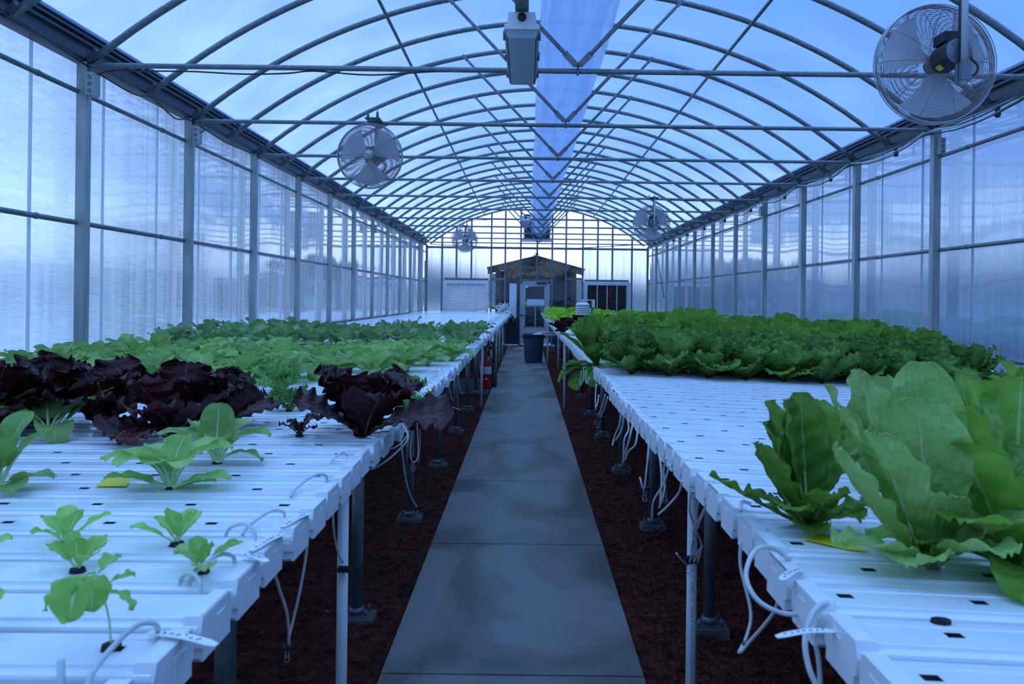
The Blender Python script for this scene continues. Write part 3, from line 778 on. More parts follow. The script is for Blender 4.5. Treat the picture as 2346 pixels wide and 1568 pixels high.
b = MB(); b.box((-.05, -.22, pk - .1), (.05, -.12, pk + .08)); b.box((-.09, -.22, pk - .28), (.09, -.15, pk - .1)); b.build('ridge_block', M['wood'], r)
b = MB(); xa_, xb_ = ex(1138) - cx, ex(1320) - cx; b.extr([(xa_, 0), (xb_, 0), (xb_, le - .12), (0, pk - .12), (xa_, le - .12)], .9, .95); b.build('inner_wall', M['navy'], r)
b = MB()
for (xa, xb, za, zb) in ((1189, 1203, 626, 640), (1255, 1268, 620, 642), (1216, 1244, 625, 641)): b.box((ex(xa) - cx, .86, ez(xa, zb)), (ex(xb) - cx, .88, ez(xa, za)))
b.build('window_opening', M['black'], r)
b = MB()
for k in range(7): b.box((ex(1150 + 24 * k) - cx, .6, le - .05), (ex(1150 + 24 * k) - cx + .045, .64, le + .12 + .35 * (1 - abs(k - 3) / 3.2)))
b.build('roof_rafter', M['wood'], r)

# ---------------------------------------------------------------- air duct and fan-jet box
b = MB(); vs = []; fs = []; nu_, nv_ = 28, 90; DC = Vector((.385, 0, CAMZ + 2.32 - .01))
rnd = random.Random(5)
for j in range(nv_ + 1):
    y = -2 + (EW - .93 + 2) * j / nv_
    for i in range(nu_):
        a = 2 * pi * i / nu_
        rr = .302 + .006 * sin(a * 5 + y * 1.3) + .004 * sin(a * 9 - y * 2.1)
        if cos(a - pi / 2) > .9: rr -= .012
        vs.append((DC.x + rr * cos(a), y, DC.z + rr * sin(a)))
for j in range(nv_):
    for i in range(nu_): fs.append((j * nu_ + i, j * nu_ + (i + 1) % nu_, (j + 1) * nu_ + (i + 1) % nu_, (j + 1) * nu_ + i))
o = b.add(vs, fs, 0, True).build('air_duct', M['duct']); tag(o, 'long clear plastic air tube hanging under the ridge', 'duct')
c = MB(); c.tube([(DC.x, -2, DC.z + .315), (DC.x, EW - .95, DC.z + .315)], .006, 6); 
y = 4.9
while y < EW - 1: c.tube([(DC.x, y, DC.z + .31), (DC.x, y, arc(DC.x) - .02)], .003, 5); y += BAY
c.build('hanging_wire', M['galv_dark'], o)
r = empty('fan_jet_box', (ex(1228), EW - .5, ez(1228, 555))); tag(r, 'dark square air intake box at the far end of the clear tube', 'intake box')
b = MB(); hh = .86
b.box((-.43, -.05, .05), (.43, .38, hh)); b.build('box_body', M['motor'], r)
b = MB(); b.box((-.50, -.09, 0), (.50, .40, .06)); b.box((-.44, -.07, .06), (-.40, .0, hh)); b.box((.40, -.07, .06), (.44, .0, hh)); b.build('box_rim', M['lightbody'], r)
b = MB(); b.lathe([(.305, -.35), (.305, -.05)], (DC.x - ex(1228), 0, DC.z - ez(1228, 555)), 'Y', 24); b.build('tube_collar', M['galv_light'], r)

# ---------------------------------------------------------------- light fixtures
def fixture(x, yn, yf, zb, label, w=.20):
    r = empty('light_fixture', (x, yn, zb)); tag(r, label, 'light fixture', 'ceiling light fixtures')
    L = yf - yn; k = w / .2
    b = MB()
    b.extr([(-.105 * k, .05), (-.105 * k, .075), (-.085 * k, .085), (-.08 * k, .15), (.08 * k, .15), (.085 * k, .085), (.105 * k, .075), (.105 * k, .05)], 0, L)
    b.build('housing', M['lightbody'], r)
    b = MB(); b.extr([(-.10 * k, .05), (.10 * k, .05), (.082 * k, .0), (-.082 * k, .0)], .012, L - .012); b.build('lens_cover', M['lens'], r)
    b = MB(); b.extr([(-.101 * k, .046), (-.095 * k, .046), (-.086 * k, -.002), (-.090 * k, -.002)], .02, L - .02); b.extr([(.101 * k, .046), (.095 * k, .046), (.086 * k, -.002), (.090 * k, -.002)], .02, L - .02)
    for sx in (-1, 1):
        for yy in (.12, L * .5, L - .12): b.obox((sx * .106 * k, yy, .05), .014, .03, .05)
    b.build('latch', M['galv_dark'], r)
    b = MB(); b.lathe([(.0, -.012), (.016, -.012), (.016, -.008), (.026, -.008), (.026, 0)], (0, 0, .118), 'Y', 16); b.build('cable_gland', M['black'], r)
    b = MB()
    for sx in (-.035, .035): b.obox((sx, .03, .045), .012, .01, .012)
    b.build('clip', M['black'], r)
    return r
fx = at(1196, 60, 4.75).x
fixture(fx, 4.62, 5.66, 3.075, 'white sealed strip light hanging in front of the nearest visible cross tie')
b = MB(); b.box((fx - .04, 3.6, 3.232), (fx + .04, 5.86, 3.25)); b.box((fx - .04, 3.6, 3.25), (fx - .034, 5.86, 3.30)); b.box((fx + .034, 3.6, 3.25), (fx + .04, 5.86, 3.30)); b.box((fx - .04, 3.6, 3.30), (fx + .04, 5.86, 3.305))
o = b.build('support_channel', M['galv']); tag(o, 'steel channel above the nearer strip light', 'channel')
q = at(1204, 506, 16.2)
fixture(q.x, 16.2, 17.2, q.z - .05, 'small far strip light hanging left of the clear air tube')

# ---------------------------------------------------------------- circulation fans
def fan(x, y, z, R, facing, label, pipe_x, pipe_top, pipe_bot, detail=1):
    """facing -1: front grille toward the camera, +1: motor side toward the camera"""
    r = empty('circulation_fan', (x, y, z)); tag(r, label, 'fan', 'circulation fans')
    d = .085
    s = -1 if facing > 0 else 1   # side on which the motor sits (y)
    b = MB(); seg = 48
    nr = 32 if detail else 24
    for side in (-1, 1):
        for k in range(nr):
            q = .05 + (R - .05) * (k + .5) / nr if detail else .07 + (R - .07) * k / nr
            yy = side * d * sqrt(max(.0, 1 - (q / R) ** 2.6)) * (1.0)
            b.tube([(q * cos(2 * pi * i / seg), yy, q * sin(2 * pi * i / seg)) for i in range(seg)], (.0018 if s < 0 else .0020) if detail else .0022, 3, closed=True)
    b.build('grille_rings', M['ringwire'], r)
    b = MB()
    for side in (-1, 1):
        for k in range(10):
            a = 2 * pi * k / 10 + (.15 if side > 0 else 0)
            pts = []
            for i in range(9):
                q = .04 + (R - .04) * i / 8; pts.append((q * cos(a), side * (d * sqrt(max(0, 1 - (q / R) ** 2.6)) + .003), q * sin(a)))
            b.tube(pts, .0021, 4)
    b.build('grille_spokes', M['fanwire'], r)
    b = MB()
    for yy in (-.03, -.012, .012, .03): b.tube([((R + .002) * cos(2 * pi * i / seg), yy, (R + .002) * sin(2 * pi * i / seg)) for i in range(seg)], .003, 5, closed=True)
    b.build('outer_rim', M['fanband'], r)
    b = MB()
    b.lathe([(.0, -d * 1.02), (.05, -d * 1.02), (.05, -d * .96), (.03, -d * .96), (.03, -d)], (0, 0, 0), 'Y', 20)
    if facing < 0:
        for zz in (-.008, 0, .008): b.box((-.03, -d * 1.08, zz - .002), (.03, -d * 1.03, zz + .002))
    b.build('centre_badge', M['fanband'], r)
    hub = MB(); hub.lathe([(0, -.04), (.045, -.035), (.045, .035), (0, .04)], (0, 0, 0), 'Y', 16); hub.build('hub', M['motorgrey'], r)
    for k in range(3):
        a0 = 2 * pi * k / 3 + .55
        vs = []; fs = []
        for i in range(7):
            q = .04 + (R * .90 - .04) * i / 6; wd = .42 + .30 * (q / R)
            for j in range(7):
                t_ = j / 6 - .5; aa = a0 + t_ * wd * 2.1; vs.append((q * cos(aa), .030 * -2 * t_ * .9 + .01 * sin(pi * (t_ + .5)), q * sin(aa)))
        for i in range(6):
            for j in range(6): fs.append((i * 7 + j, i * 7 + j + 1, i * 7 + j + 8, i * 7 + j + 7))
        bl = MB().add(vs, fs, 0, True); bl.build('blade', M['blade'], r)
    mo = MB(); y1 = s * (d - .02); y2 = s * (d + .15)
    mo.lathe([(.0, y1), (.066, y1), (.070, y1 + s * .03), (.070, y2 - s * .02), (.064, y2)], (0, 0, 0), 'Y', 24); m_ = mo.build('motor', M['motor'], r)
    e1 = MB(); e1.lathe([(.064, y2), (.060, y2 + s * .006), (0, y2 + s * .006)], (0, 0, 0), 'Y', 24)
    for a in (.8, 2.4, 3.9, 5.5): e1.obox((.05 * cos(a), y2 + s * .006, .05 * sin(a)), .008, .006, .008)
    e1.build('motor_cap', M['motorgrey'], m_)
    e1 = MB(); a = 4.05; e1.obox((.0715 * cos(a), s * (d + .05), .0715 * sin(a)), .004, .045, .03, Matrix.Rotation(-a, 3, 'Y')); e1.build('warning_label', M['yellab'], m_)
    e1 = MB(); e1.obox((.0, s * (d + .06), .085), .11, .11, .05); e1.build('terminal_box', M['motor'], m_)
    e1 = MB(); e1.lathe([(.0, 0), (.017, 0), (.017, .05), (0, .05)], (.075, s * (d + .10), -.02), 'Z', 12); e1.build('red_cap', M['red'], m_)
    e1 = MB(); e1.tube(smooth_path([(.085, s * (d + .1), -.02), (.115, s * (d + .11), -.06), (.10, s * (d + .12), -.10), (.05, s * (d + .12), -.13)]), .006, 6); e1.build('motor_cable', M['black'], m_)
    p = MB(); pz0 = pipe_bot - z; pz1 = pipe_top - z; px_ = pipe_x - x; py_ = s * (d + .19)
    p.tube([(px_, py_, pz0), (px_, py_, pz1)], .0185, 12); p.build('hanger_pipe', M['galv_light'], r)
    p = MB(); p.obox((px_ * .5, py_ - s * .02, pz0 + .05), abs(px_) + .04, .03, .05); p.obox((px_, py_, pz0 + .06), .05, .06, .09); p.build('clamp', M['motorgrey'], r)
    p = MB(); p.obox((px_, (py_) * .5, pz1 - .02), .14, abs(py_) + .06, .012)
    for q in (-.045, .045): p.tube([(px_ + q, 0, pz1 - .03), (px_ + q, 0, pz1 + .04)], .013, 6); p.tube([(px_ + q, 0, pz1 + .02), (px_ + q, 0, pz1 + .06)], .005, 6)
    p.build('pipe_saddle', M['galv_dark'], r)
    p = MB(); p.tube([(px_ - .022, py_, pz0 + .02), (px_ - .024, py_, pz1)], .005, 6); p.build('power_cable', M['black'], r)
    return r
R_ = .306
q = at(2141, 149, 4.12); fan(q.x, 4.12, q.z, R_, 1, 'large cage fan hanging nearest the camera over the right bench, motor side showing', at(2193, 200, 3.9).x, 3.24, at(2193, 200, 3.9).z)
q = at(848, 358, 7.50); fan(q.x, 7.50, q.z, R_, -1, 'round cage fan facing down the house over the left bench, nearer one', q.x + .02, 3.26, q.z - .04)
q = at(1492, 513, 13.3); fan(q.x, 13.3, q.z, R_, 1, 'small distant cage fan over the right bench seen against the roof', at(1497, 535, 13.1).x, 3.26, at(1497, 535, 13.1).z, 0)
q = at(1065, 549, 18.5); fan(q.x, 18.5, q.z, R_, -1, 'farthest cage fan seen against the bright end wall', q.x, 3.26, q.z - .04, 0)

# ---------------------------------------------------------------- electrical boxes and cables
def jbox(x, y, z, label, sgn=1):
    r = empty('junction_box', (x, y, z)); tag(r, label, 'junction box', 'junction boxes')
    b = MB(); b.box((-.022, -.05, -.08), (.032, .05, .08)); b.build('box_body', M['galv_light'], r)
    b = MB()
    for k in (-.05, 0, .05): b.lathe([(.0, -.0525), (.016, -.0525), (.016, -.050)], (.005, 0, k), 'Y', 12)
    b.build('knockout', M['galv'], r)
q = at(206, 197, 5.82); jbox(q.x + .03, 5.80, q.z, 'galvanised electrical box on the nearest left wall post')
q = at(447, 312, 7.66); jbox(q.x + .03, 7.63, q.z, 'galvanised electrical box on the second left wall post')
q = at(869, 528, 17); jbox(XL + .10, 16.75, q.z, 'small electrical box high on a distant left wall post')
q = at(1742, 482, 13.1); jbox(XR - .13, 13.1, q.z - .02, 'small electrical box near the top of a right wall post')
q = at(2156, 338, 7.66); jbox(XR - .03, 7.62, q.z, 'electrical box on the near right wall post')
def cable(pts, lab, r=.006, n=5, m='black', name='power_cable', cat='cable', group=None):
    b = MB(); b.tube(smooth_path(pts, n), r, 6)
    o = b.build(name, M[m]); tag(o, lab, cat, group); return o
y = TIES[1] - .005
c = [at(206, 178, y), at(255, 162, y), at(330, 163, y - .02), at(440, 164, y - .02), at(560, 170, y), at(660, 168, y - .02), at(720, 163, y), at(850, 172, y - .02), at(1000, 164, y), at(1160, 163, y)]
cable(c, 'black cable tied along the nearest visible cross tie to the strip light')
b = MB()
y = TIES[2]
cable([at(455, 308, y), at(468, 297, y), at(462, 280, y), at(560, 277, y), at(700, 281, y), at(760, 283, y), at(840, 282, y), at(935, 287, y)], 'black cable along the second visible tie up to the left fan')
y = TIES[5]
cable([at(1735, 478, y), at(1728, 468, y), at(1732, 461, y), at(1650, 462, y), at(1560, 460, y), at(1465, 457, y)], 'thin black cable along the tie that carries the small right fan')
y = TIES[7]
cable([at(1195, 505, y), at(1160, 502, y), at(1060, 506, y), at(960, 500, y), at(905, 516, y)], 'thin black cable leading to the far strip light')
# conduit bundle sagging below the right gutter
for k in range(5):
    pts = []; y = 3.2; i = 0
    while y < EW - .6:
        sag = .03 + .05 * abs(sin((y - TIES[0]) / BAY * pi)) * (1 + .3 * k % 2)
        pts.append((XR - .10 - .016 * k, y, 3.27 - sag + .012 * sin(y * 3 + k * 1.7) - .010 * k)); y += .3; i += 1
    b = MB(); b.tube(pts, .0065, 5)
    o = b.build('conduit', [M['galv_light'], M['black'], M['galv_light'], M['hose'], M['black']][k])
    tag(o, '%s flexible conduit bundled under the right gutter, %s of five' % (['pale', 'black', 'grey', 'cream', 'thin black'][k], ['outermost', 'second', 'middle', 'fourth', 'innermost'][k]), 'conduit', 'gutter conduits')
for i in range(9):
    y = TIES[0] + BAY * (i + 1.45)
    b = MB(); b.lathe([(.0, -.05), (.02, -.045), (.028, -.02), (.02, .02), (.02, .05)], (XR - .05, y, 3.17), 'Z', 8)
    o = b.build('film_clamp', M['black']); tag(o, 'small black knob under the right eave, the %s back from the camera' % nth(i + 1), 'clamp', 'eave clamps')
cable([(XL + .08, 4.2, 3.30), (XL + .10, 5.0, 3.26), (XL + .07, 5.8, 3.22), (XL + .11, 6.4, 3.17), (XL + .08, 6.8, 3.235), (XL + .10, 7.2, 3.15), (XL + .08, 7.6, 3.22), (XL + .1, 8.4, 3.17), (XL + .08, 9.4, 3.22)], 'dark cable looping beneath the left gutter', .007, 4)

# ---------------------------------------------------------------- growing channels (gullies)
def channel_mesh(name, x0, x1, holes, wd, hw_=.0115, hl_=.0080):
    """x0..x1 length, holes: x positions on the lid. Lid top at z=0."""
    b = MB(); w = wd / 2; h = .056
    left = [(-w * .86, -h), (-w * .86, -.040), (-w * .96, -.039), (-w * .96, -.030), (-w * .88, -.029), (-w * .88, -.0255), (-w, -.0245), (-w, -.013), (-w * .98, -.009), (-w * .90, -.0062), (-w * .77, -.0056), (-w * .76, -.0010), (-w * .73, .0), (-w * .44, .0), (-w * .42, -.0014), (-hl_, -.0014)]
    n_ = len(left)
    for side in (1, -1):
        vs = [(x, side * a, z) for x in (x0, x1) for a, z in left]
        b.add(vs, [(k, k + 1, n_ + k + 1, n_ + k) if side > 0 else (k + 1, k, n_ + k, n_ + k + 1) for k in range(n_ - 1)], 0, False)
    b.add([(x0, -w * .84, -h), (x1, -w * .84, -h), (x1, w * .84, -h), (x0, w * .84, -h)], [(0, 3, 2, 1)])
    # centre strip with rectangular planting holes
    xs = sorted(holes); cur = min(x0, x1); end = max(x0, x1)
    q = -.0014
    for hx in xs:
        b.add([(cur, -hl_, q), (hx - hw_, -hl_, q), (hx - hw_, hl_, q), (cur, hl_, q)], [(0, 1, 2, 3)])
        cur = hx + hw_
    b.add([(cur, -hl_, q), (end, -hl_, q), (end, hl_, q), (cur, hl_, q)], [(0, 1, 2, 3)])
    for xx in (x0, x1):
        if xx != x0: b.add([(xx, side * a, z) for side in (1,) for a, z in left] + [(xx, -a, z) for a, z in left[::-1]], [list(range(2 * n_))])
    return b.mesh(name, M['white'])
def cap_mesh(x0, dirn, wd):
    """end cap at the aisle end; dirn=+1 means aisle is toward +x"""
    b = MB(); w = wd / 2; h = .056; L = .022
    pr = [(-w * .86, -h - .003), (w * .86, -h - .003), (w * .86, -.041), (w * .97, -.038), (w * 1.01, -.016), (w * .86, .004), (-w * .86, .004), (-w * 1.01, -.016), (-w * .97, -.038), (-w * .86, -.041)]
    b.extr(pr, x0, x0 + dirn * .005, 'X')
    pr2 = [(a * .995, z) for a, z in pr]
    b.extr(pr2, x0 + dirn * .005, x0 - dirn * L, 'X', close=False)
    b.obox((x0 + dirn * .0055, wd * .12, -.028), .0015, wd * .28, .032)
    return b.mesh('end_cap', M['whitem'])
def zlabel(side, n): return 'white growing channel, the %s from the front of the %s bench' % (nth(n), side)
PL, PR = .14, .125
YL0, YR0 = 1.01, .91
XLa, XLw = -.455, -3.24
XRa, XRw = .425, 3.90
SLL, SLR = math.atan(.0065), math.atan(.036)
def zl(x, y=0): return CAMZ - (.455 + .0065 * (-.45 - x)) + .0006 * (y - 2)
def zr(x, y=0): return CAMZ - (.43 + .036 * (x - .42)) + .0004 * (y - 2)
holesA = [-.528 + .455 - .2032 * k for k in range(13)]   # relative to the aisle end at x=0, running to -x
holesB = [-.630 + .455 - .2032 * k for k in range(13)]
LM = [channel_mesh('channel', 0, XLw - XLa, [h for h in holesA if h > XLw - XLa + .06], .116), channel_mesh('channel', 0, XLw - XLa, [h for h in holesB if h > XLw - XLa + .06], .116)]
LC = cap_mesh(0, 1, .116)
RM = [channel_mesh('channel', 0, XRw - XRa, [.055 + .1985 * k for k in range(17)], .105), channel_mesh('channel', 0, XRw - XRa, [.145 + .1985 * k for k in range(17)], .105)]
RC = cap_mesh(0, -1, .105)
rnd = random.Random(21)
jitL = [rnd.uniform(-.008, .010) for _ in range(400)]; jitR = []
q = 0
for i in range(400):
    if i % 5 == 0: q = rnd.uniform(-.012, .012)
    jitR.append(q + rnd.uniform(-.004, .004))
def parityL(n): return {0: 0, 1: 1, 2: 0, 3: 1, 4: 1}.get(n, 0 if n % 2 else 1)
stuffL = []
for n in range(-1, 176):
    y = YL0 + PL * n
    if y > EW - .25: break
    if n >= 149:
        stuffL.append(n); continue
    o = bpy.data.objects.new('growing_channel', LM[parityL(n)]); COL.objects.link(o)
    o.location = (XLa + jitL[n + 1], y, zl(XLa, y)); o.rotation_euler = (0, -SLL, 0)
    tag(o, zlabel('left', n + 2), 'growing channel', 'growing channels of the left bench')
    c = bpy.data.objects.new('end_cap', LC); COL.objects.link(c); c.parent = o
b = MB(); w = .067
for n in stuffL:
    y = YL0 + PL * n; z = zl(XLa, y)
    b.extr([(y - w * .8, z - .056), (y + w * .8, z - .056), (y + w, z - .02), (y + w * .9, z), (y - w * .9, z), (y - w, z - .02)], XLa, XLw, 'X')
o = b.build('growing_channels_far', M['white']); tag(o, 'run of white growing channels at the very far end of the left bench', 'growing channel', kind='stuff')
stuffR = []
for n in range(-1, 190):
    y = YR0 + PR * n
    if y > 23.6: break
    if n >= 149:
        stuffR.append(n); continue
    o = bpy.data.objects.new('growing_channel', RM[n % 2]); COL.objects.link(o)
    o.location = (XRa + jitR[n + 1], y, zr(XRa, y)); o.rotation_euler = (0, SLR, 0)
    tag(o, zlabel('right', n + 2), 'growing channel', 'growing channels of the right bench')
    c = bpy.data.objects.new('end_cap', RC); COL.objects.link(c); c.parent = o
b = MB(); w = .06
for n in stuffR:
    y = YR0 + PR * n; z = zr(XRa, y); z2 = zr(XRw, y)
    pr = [(y - w * .8, -.056), (y + w * .8, -.056), (y + w, -.02), (y + w * .9, 0), (y - w * .9, 0), (y - w, -.02)]
    vs = [(XRa, a, z + c_) for a, c_ in pr] + [(XRw, a, z2 + c_) for a, c_ in pr]
    b.add(vs, [(k, (k + 1) % 6, 6 + (k + 1) % 6, 6 + k) for k in range(6)] + [tuple(range(6))])
o = b.build('growing_channels_far', M['white']); tag(o, 'run of white growing channels at the very far end of the right bench', 'growing channel', kind='stuff')

# bench frames: beams, galvanised legs with base plates
def bench(side, xs_leg, xs_beams, zf, legs_y, label, yend):
    r = empty('bench_frame', (xs_leg, 2.0, 0)); tag(r, label, 'bench frame', 'bench frames')
    for xb in xs_beams:
        b = MB(); z0 = zf(xb, 1) - .056 - .0035; z1 = zf(xb, yend) - .056 - .0035
        vs = []
        for y, z in ((.7, z0), (yend, z1)):
            for a, c_ in ((-.02, -.045), (.02, -.045), (.02, 0), (-.02, 0)): vs.append((xb + a - xs_leg, y - 2, z + c_))
        b.add(vs, [(0, 1, 5, 4), (1, 2, 6, 5), (2, 3, 7, 6), (3, 0, 4, 7), (3, 2, 1, 0), (4, 5, 6, 7)])
        b.build('beam', M['galv'], r)
    for y in legs_y:
        zt = zf(xs_leg, y) - .056 - .0485
        b = MB(); b.tube([(0, y - 2, .010), (0, y - 2, zt)], .0285, 12)
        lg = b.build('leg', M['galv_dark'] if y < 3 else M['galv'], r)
        b = MB(); b.box((-.07, y - 2 - .05, .002), (.07, y - 2 + .05, .010)); b.tube([(0, y - 2, .010), (0, y - 2, .045)], .036, 12)
        for sx in (-.052, .052):
            for sy in (-.034, .034): b.tube([(sx, y - 2 + sy, .01), (sx, y - 2 + sy, .04)], .006, 6)
        b.build('base_plate', M['galv'], lg)
        b = MB(); b.box((xs_leg - .085, y - .065, -.05), (xs_leg + .085, y + .065, .002))
        o = b.build('concrete_footing', M['pad']); tag(o, 'rough concrete pad under the %s leg of the %s bench' % (nth(legs_y.index(y) + 1), side), 'footing', '%s bench footings' % side)
legsL = [2.12, 3.79, 5.5, 7.25, 9.1, 10.9, 12.7, 14.5, 16.3, 18.1, 19.9, 21.7, 23.5, 25.2]
legsR = [2.05, 3.73, 5.39, 7.15, 8.94, 10.6, 12.4, 14.2, 16.0, 17.8, 19.6, 21.4, 23.2]
bench('left', -.80, (-.62, -.80, -2.0, -3.1), zl, legsL, 'steel frame carrying the left growing bench', EW - .15)
bench('right', .885, (.60, .885, 2.2, 3.75), zr, legsR, 'steel frame carrying the right growing bench', 23.5)

# PVC drain pipes
def pvc(x, y, z1, label, text=False, collar=None):
    b = MB(); b.tube([(x, y, -.04), (x, y, z1)], .0167, 20)
    o = b.build('pvc_pipe', M['pvc']); tag(o, label, 'pipe', 'white PVC pipes')
    if collar:
        c = MB(); c.lathe([(.0169, -.03), (.022, -.03), (.022, .03), (.0169, .03)], (x, y, collar), 'Z', 16); c.build('coupling', M['pvc'], o)
    if text:
        for body, size, z in (('CRESLINE', .0150, .605), ('PVC SCH 40', .0105, .528), ('450 PSI WATER AT 73F PVC 1120 NSF-pw-G ASTM D1785 PPFA', .0072, .462)):
            cu = bpy.data.curves.new('print', 'FONT'); cu.body = body; cu.size = size
            to = bpy.data.objects.new('print', cu)
            me = bpy.data.meshes.new_from_object(to)
            for v in me.vertices:
                tx, ty = v.co.x, v.co.y - size * .35
                a = ty / .0167 - .1
                v.co = (x + .01695 * sin(a), y - .01695 * cos(a), z - tx)
            me.materials.clear(); me.materials.append(M['text'])
            t_ = bpy.data.objects.new('printed_text', me); COL.objects.link(t_); t_.parent = o
            t_['label'] = 'small black lettering down the pipe'
    return o
q = at(785, 1300, 2.40); pvc(q.x, 2.40, zl(q.x, 2.4) - .105, 'near white plastic pipe standing under the front of the left bench')
q = at(1585, 1300, 2.62); pvc(q.x, 2.62, zr(q.x, 2.6) - .107, 'white plastic pipe with black printed lettering under the right bench', True)
q = at(1103, 900, 11.15); pvc(q.x, 11.15, zl(q.x, 11) - .06, 'white plastic pipe beside the fire extinguisher')
q = at(1151, 790, 19.7); pvc(q.x, 19.7, zl(q.x, 19) - .06, 'farthest white plastic pipe under the left bench')
q = at(1293, 900, 10.97); pvc(q.x, 10.97, .98, 'white plastic pipe with a collar below the overhanging romaine', collar=.55)
q = at(1255, 800, 18.4); pvc(q.x, 18.4, .672, 'white plastic pipe under the loose boards behind the bin')
for px, y in ((1125, 14.6), (1137, 16.6), (1144, 18.4)):
    q = at(px, 790, y); pvc(q.x, y, zl(q.x, y) - .06, 'thin white pipe %s past the fire extinguisher, left side' % {14.6: 'just', 16.6: 'a little way', 18.4: 'well'}[y])

# ---------------------------------------------------------------- plants
def prof_romaine(v):
    return .17 + .83 * sin(pi * min(1, v ** 1.2 * .72 + .03)) ** 1.15 * (1 if v < .80 else sqrt(max(0, 1 - ((v - .80) / .202) ** 2)))
def prof_frill(v):
    return .14 + .86 * sin(pi * min(1, v ** 1.25 * .70 + .02)) * (1 if v < .80 else sqrt(max(0, 1 - ((v - .80) / .202) ** 2)))
def prof_round(v, p=.30):
    if v < p: return .10 + .04 * (v / p)
    q = (v - p) / (1 - p); return .12 + .90 * sqrt(max(0, 1 - (2 * q - 1) ** 2)) ** .85 * (1 - .12 * q) if 0 < q < 1 else .1
def prof_fan(v):
    return .10 + .95 * (v ** 1.25) * (1 if v < .84 else sqrt(max(0, 1 - ((v - .84) / .165) ** 2)))
def prof_seed(v):
    if v < .3: return .07 + .12 * v
    q = (v - .3) / .7; return .10 + .9 * sin(pi * min(1, q * .80 + .08)) ** 1.1 * (1 if q < .8 else sqrt(max(0, 1 - ((q - .8) / .2) ** 2)))
def prof_kale(v):
    if v < .35: return .06
    q = (v - .35) / .65; return .08 + .9 * sin(pi * min(1, q * .85 + .12)) * (1 + .35 * sin(q * 19)) * (1 if q < .85 else sqrt(max(0, 1 - ((q - .85) / .15) ** 2)))

def leaf(b, base, az, tilt, bend, L, Wd, prof, rnd, ruf=.0, fr=9, cup=.25, nu=8, nv=14, mi=0, ps=1.6, twist=0.0, jag=0.0, stalk_mi=None, pv=0.0, crinkle=0.0, stalk_r=None):
    """one leaf: midrib curve leaning out by tilt and arching by bend; blade with cupped, frilled margin"""
    base = Vector(base); d = Vector((sin(az), cos(az), 0)); side0 = Vector((cos(az), -sin(az), 0))
    p = base.copy(); vs = []; uvs = []
    ph = rnd.uniform(0, 6.28); ph2 = rnd.uniform(0, 6.28); mids = []
    wob = rnd.uniform(-.12, .12)
    vprev = 0
    for j in range(nv + 1):
        v = 1 - (1 - j / nv) ** 1.45
        dv = v - vprev; vprev = v
        th = tilt + bend * v ** ps
        t = d * sin(th) + Vector((0, 0, cos(th))); 
        nrm = Vector((0, 0, sin(th))) - d * cos(th)       # upper face, toward the plant's heart
        if j > 0: p = p + (t + side0 * wob * v) * (L * dv)
        mids.append(p.copy())
        w = Wd * .5 * prof(v)
        tw = twist * v
        sd = side0 * cos(tw) + nrm * sin(tw); nm = nrm * cos(tw) - side0 * sin(tw)
        jg = 1 + (jag * (sin(v * fr * 3.1 + ph2) + .5 * sin(v * fr * 6.7 + ph)) if jag else 0)
        for i in range(nu + 1):
            u = 2 * i / nu - 1; au = abs(u)
            edge = max(0, au - .35) / .65
            a = u * cup * 1.6
            off = sd * (sin(a) / (cup * 1.6) * w * (jg if au > .9 else 1)) + nm * ((1 - cos(a)) / (cup * 1.6) * w if cup > 0.01 else 0)
            off += nm * (ruf * edge ** 1.5 * sin(v * fr * 2 * pi * .5 + ph + (1.7 if u > 0 else 0)) * (.35 + v * .65))
            if j >= nv - 1: off += nm * (ruf * .7 * sin(u * fr * .8 + ph2)) + t * (jag * Wd * .10 * sin(u * fr * 1.6 + ph))
            if crinkle: off += nm * crinkle * (sin(v * 31 + u * 9 + ph) * sin(u * 13 - v * 7 + ph2))
            vs.append(p + off); uvs.append((.5 + u * .5, v))
    fs = []
    for j in range(nv):
        for i in range(nu):
            q = j * (nu + 1) + i; fs.append((q, q + 1, q + nu + 2, q + nu + 1))
    b.add(vs, fs, mi, True, uvs)
    if stalk_mi is not None:
        k = max(2, int(nv * (pv + .08))); r0 = stalk_r or Wd * .07
        b.tube([mids[i] - Vector((0, 0, 0.0)) for i in range(k + 1)], [r0 * (1 - .65 * i / k) for i in range(k + 1)], 6, stalk_mi, caps=False)
GA = 2.39996
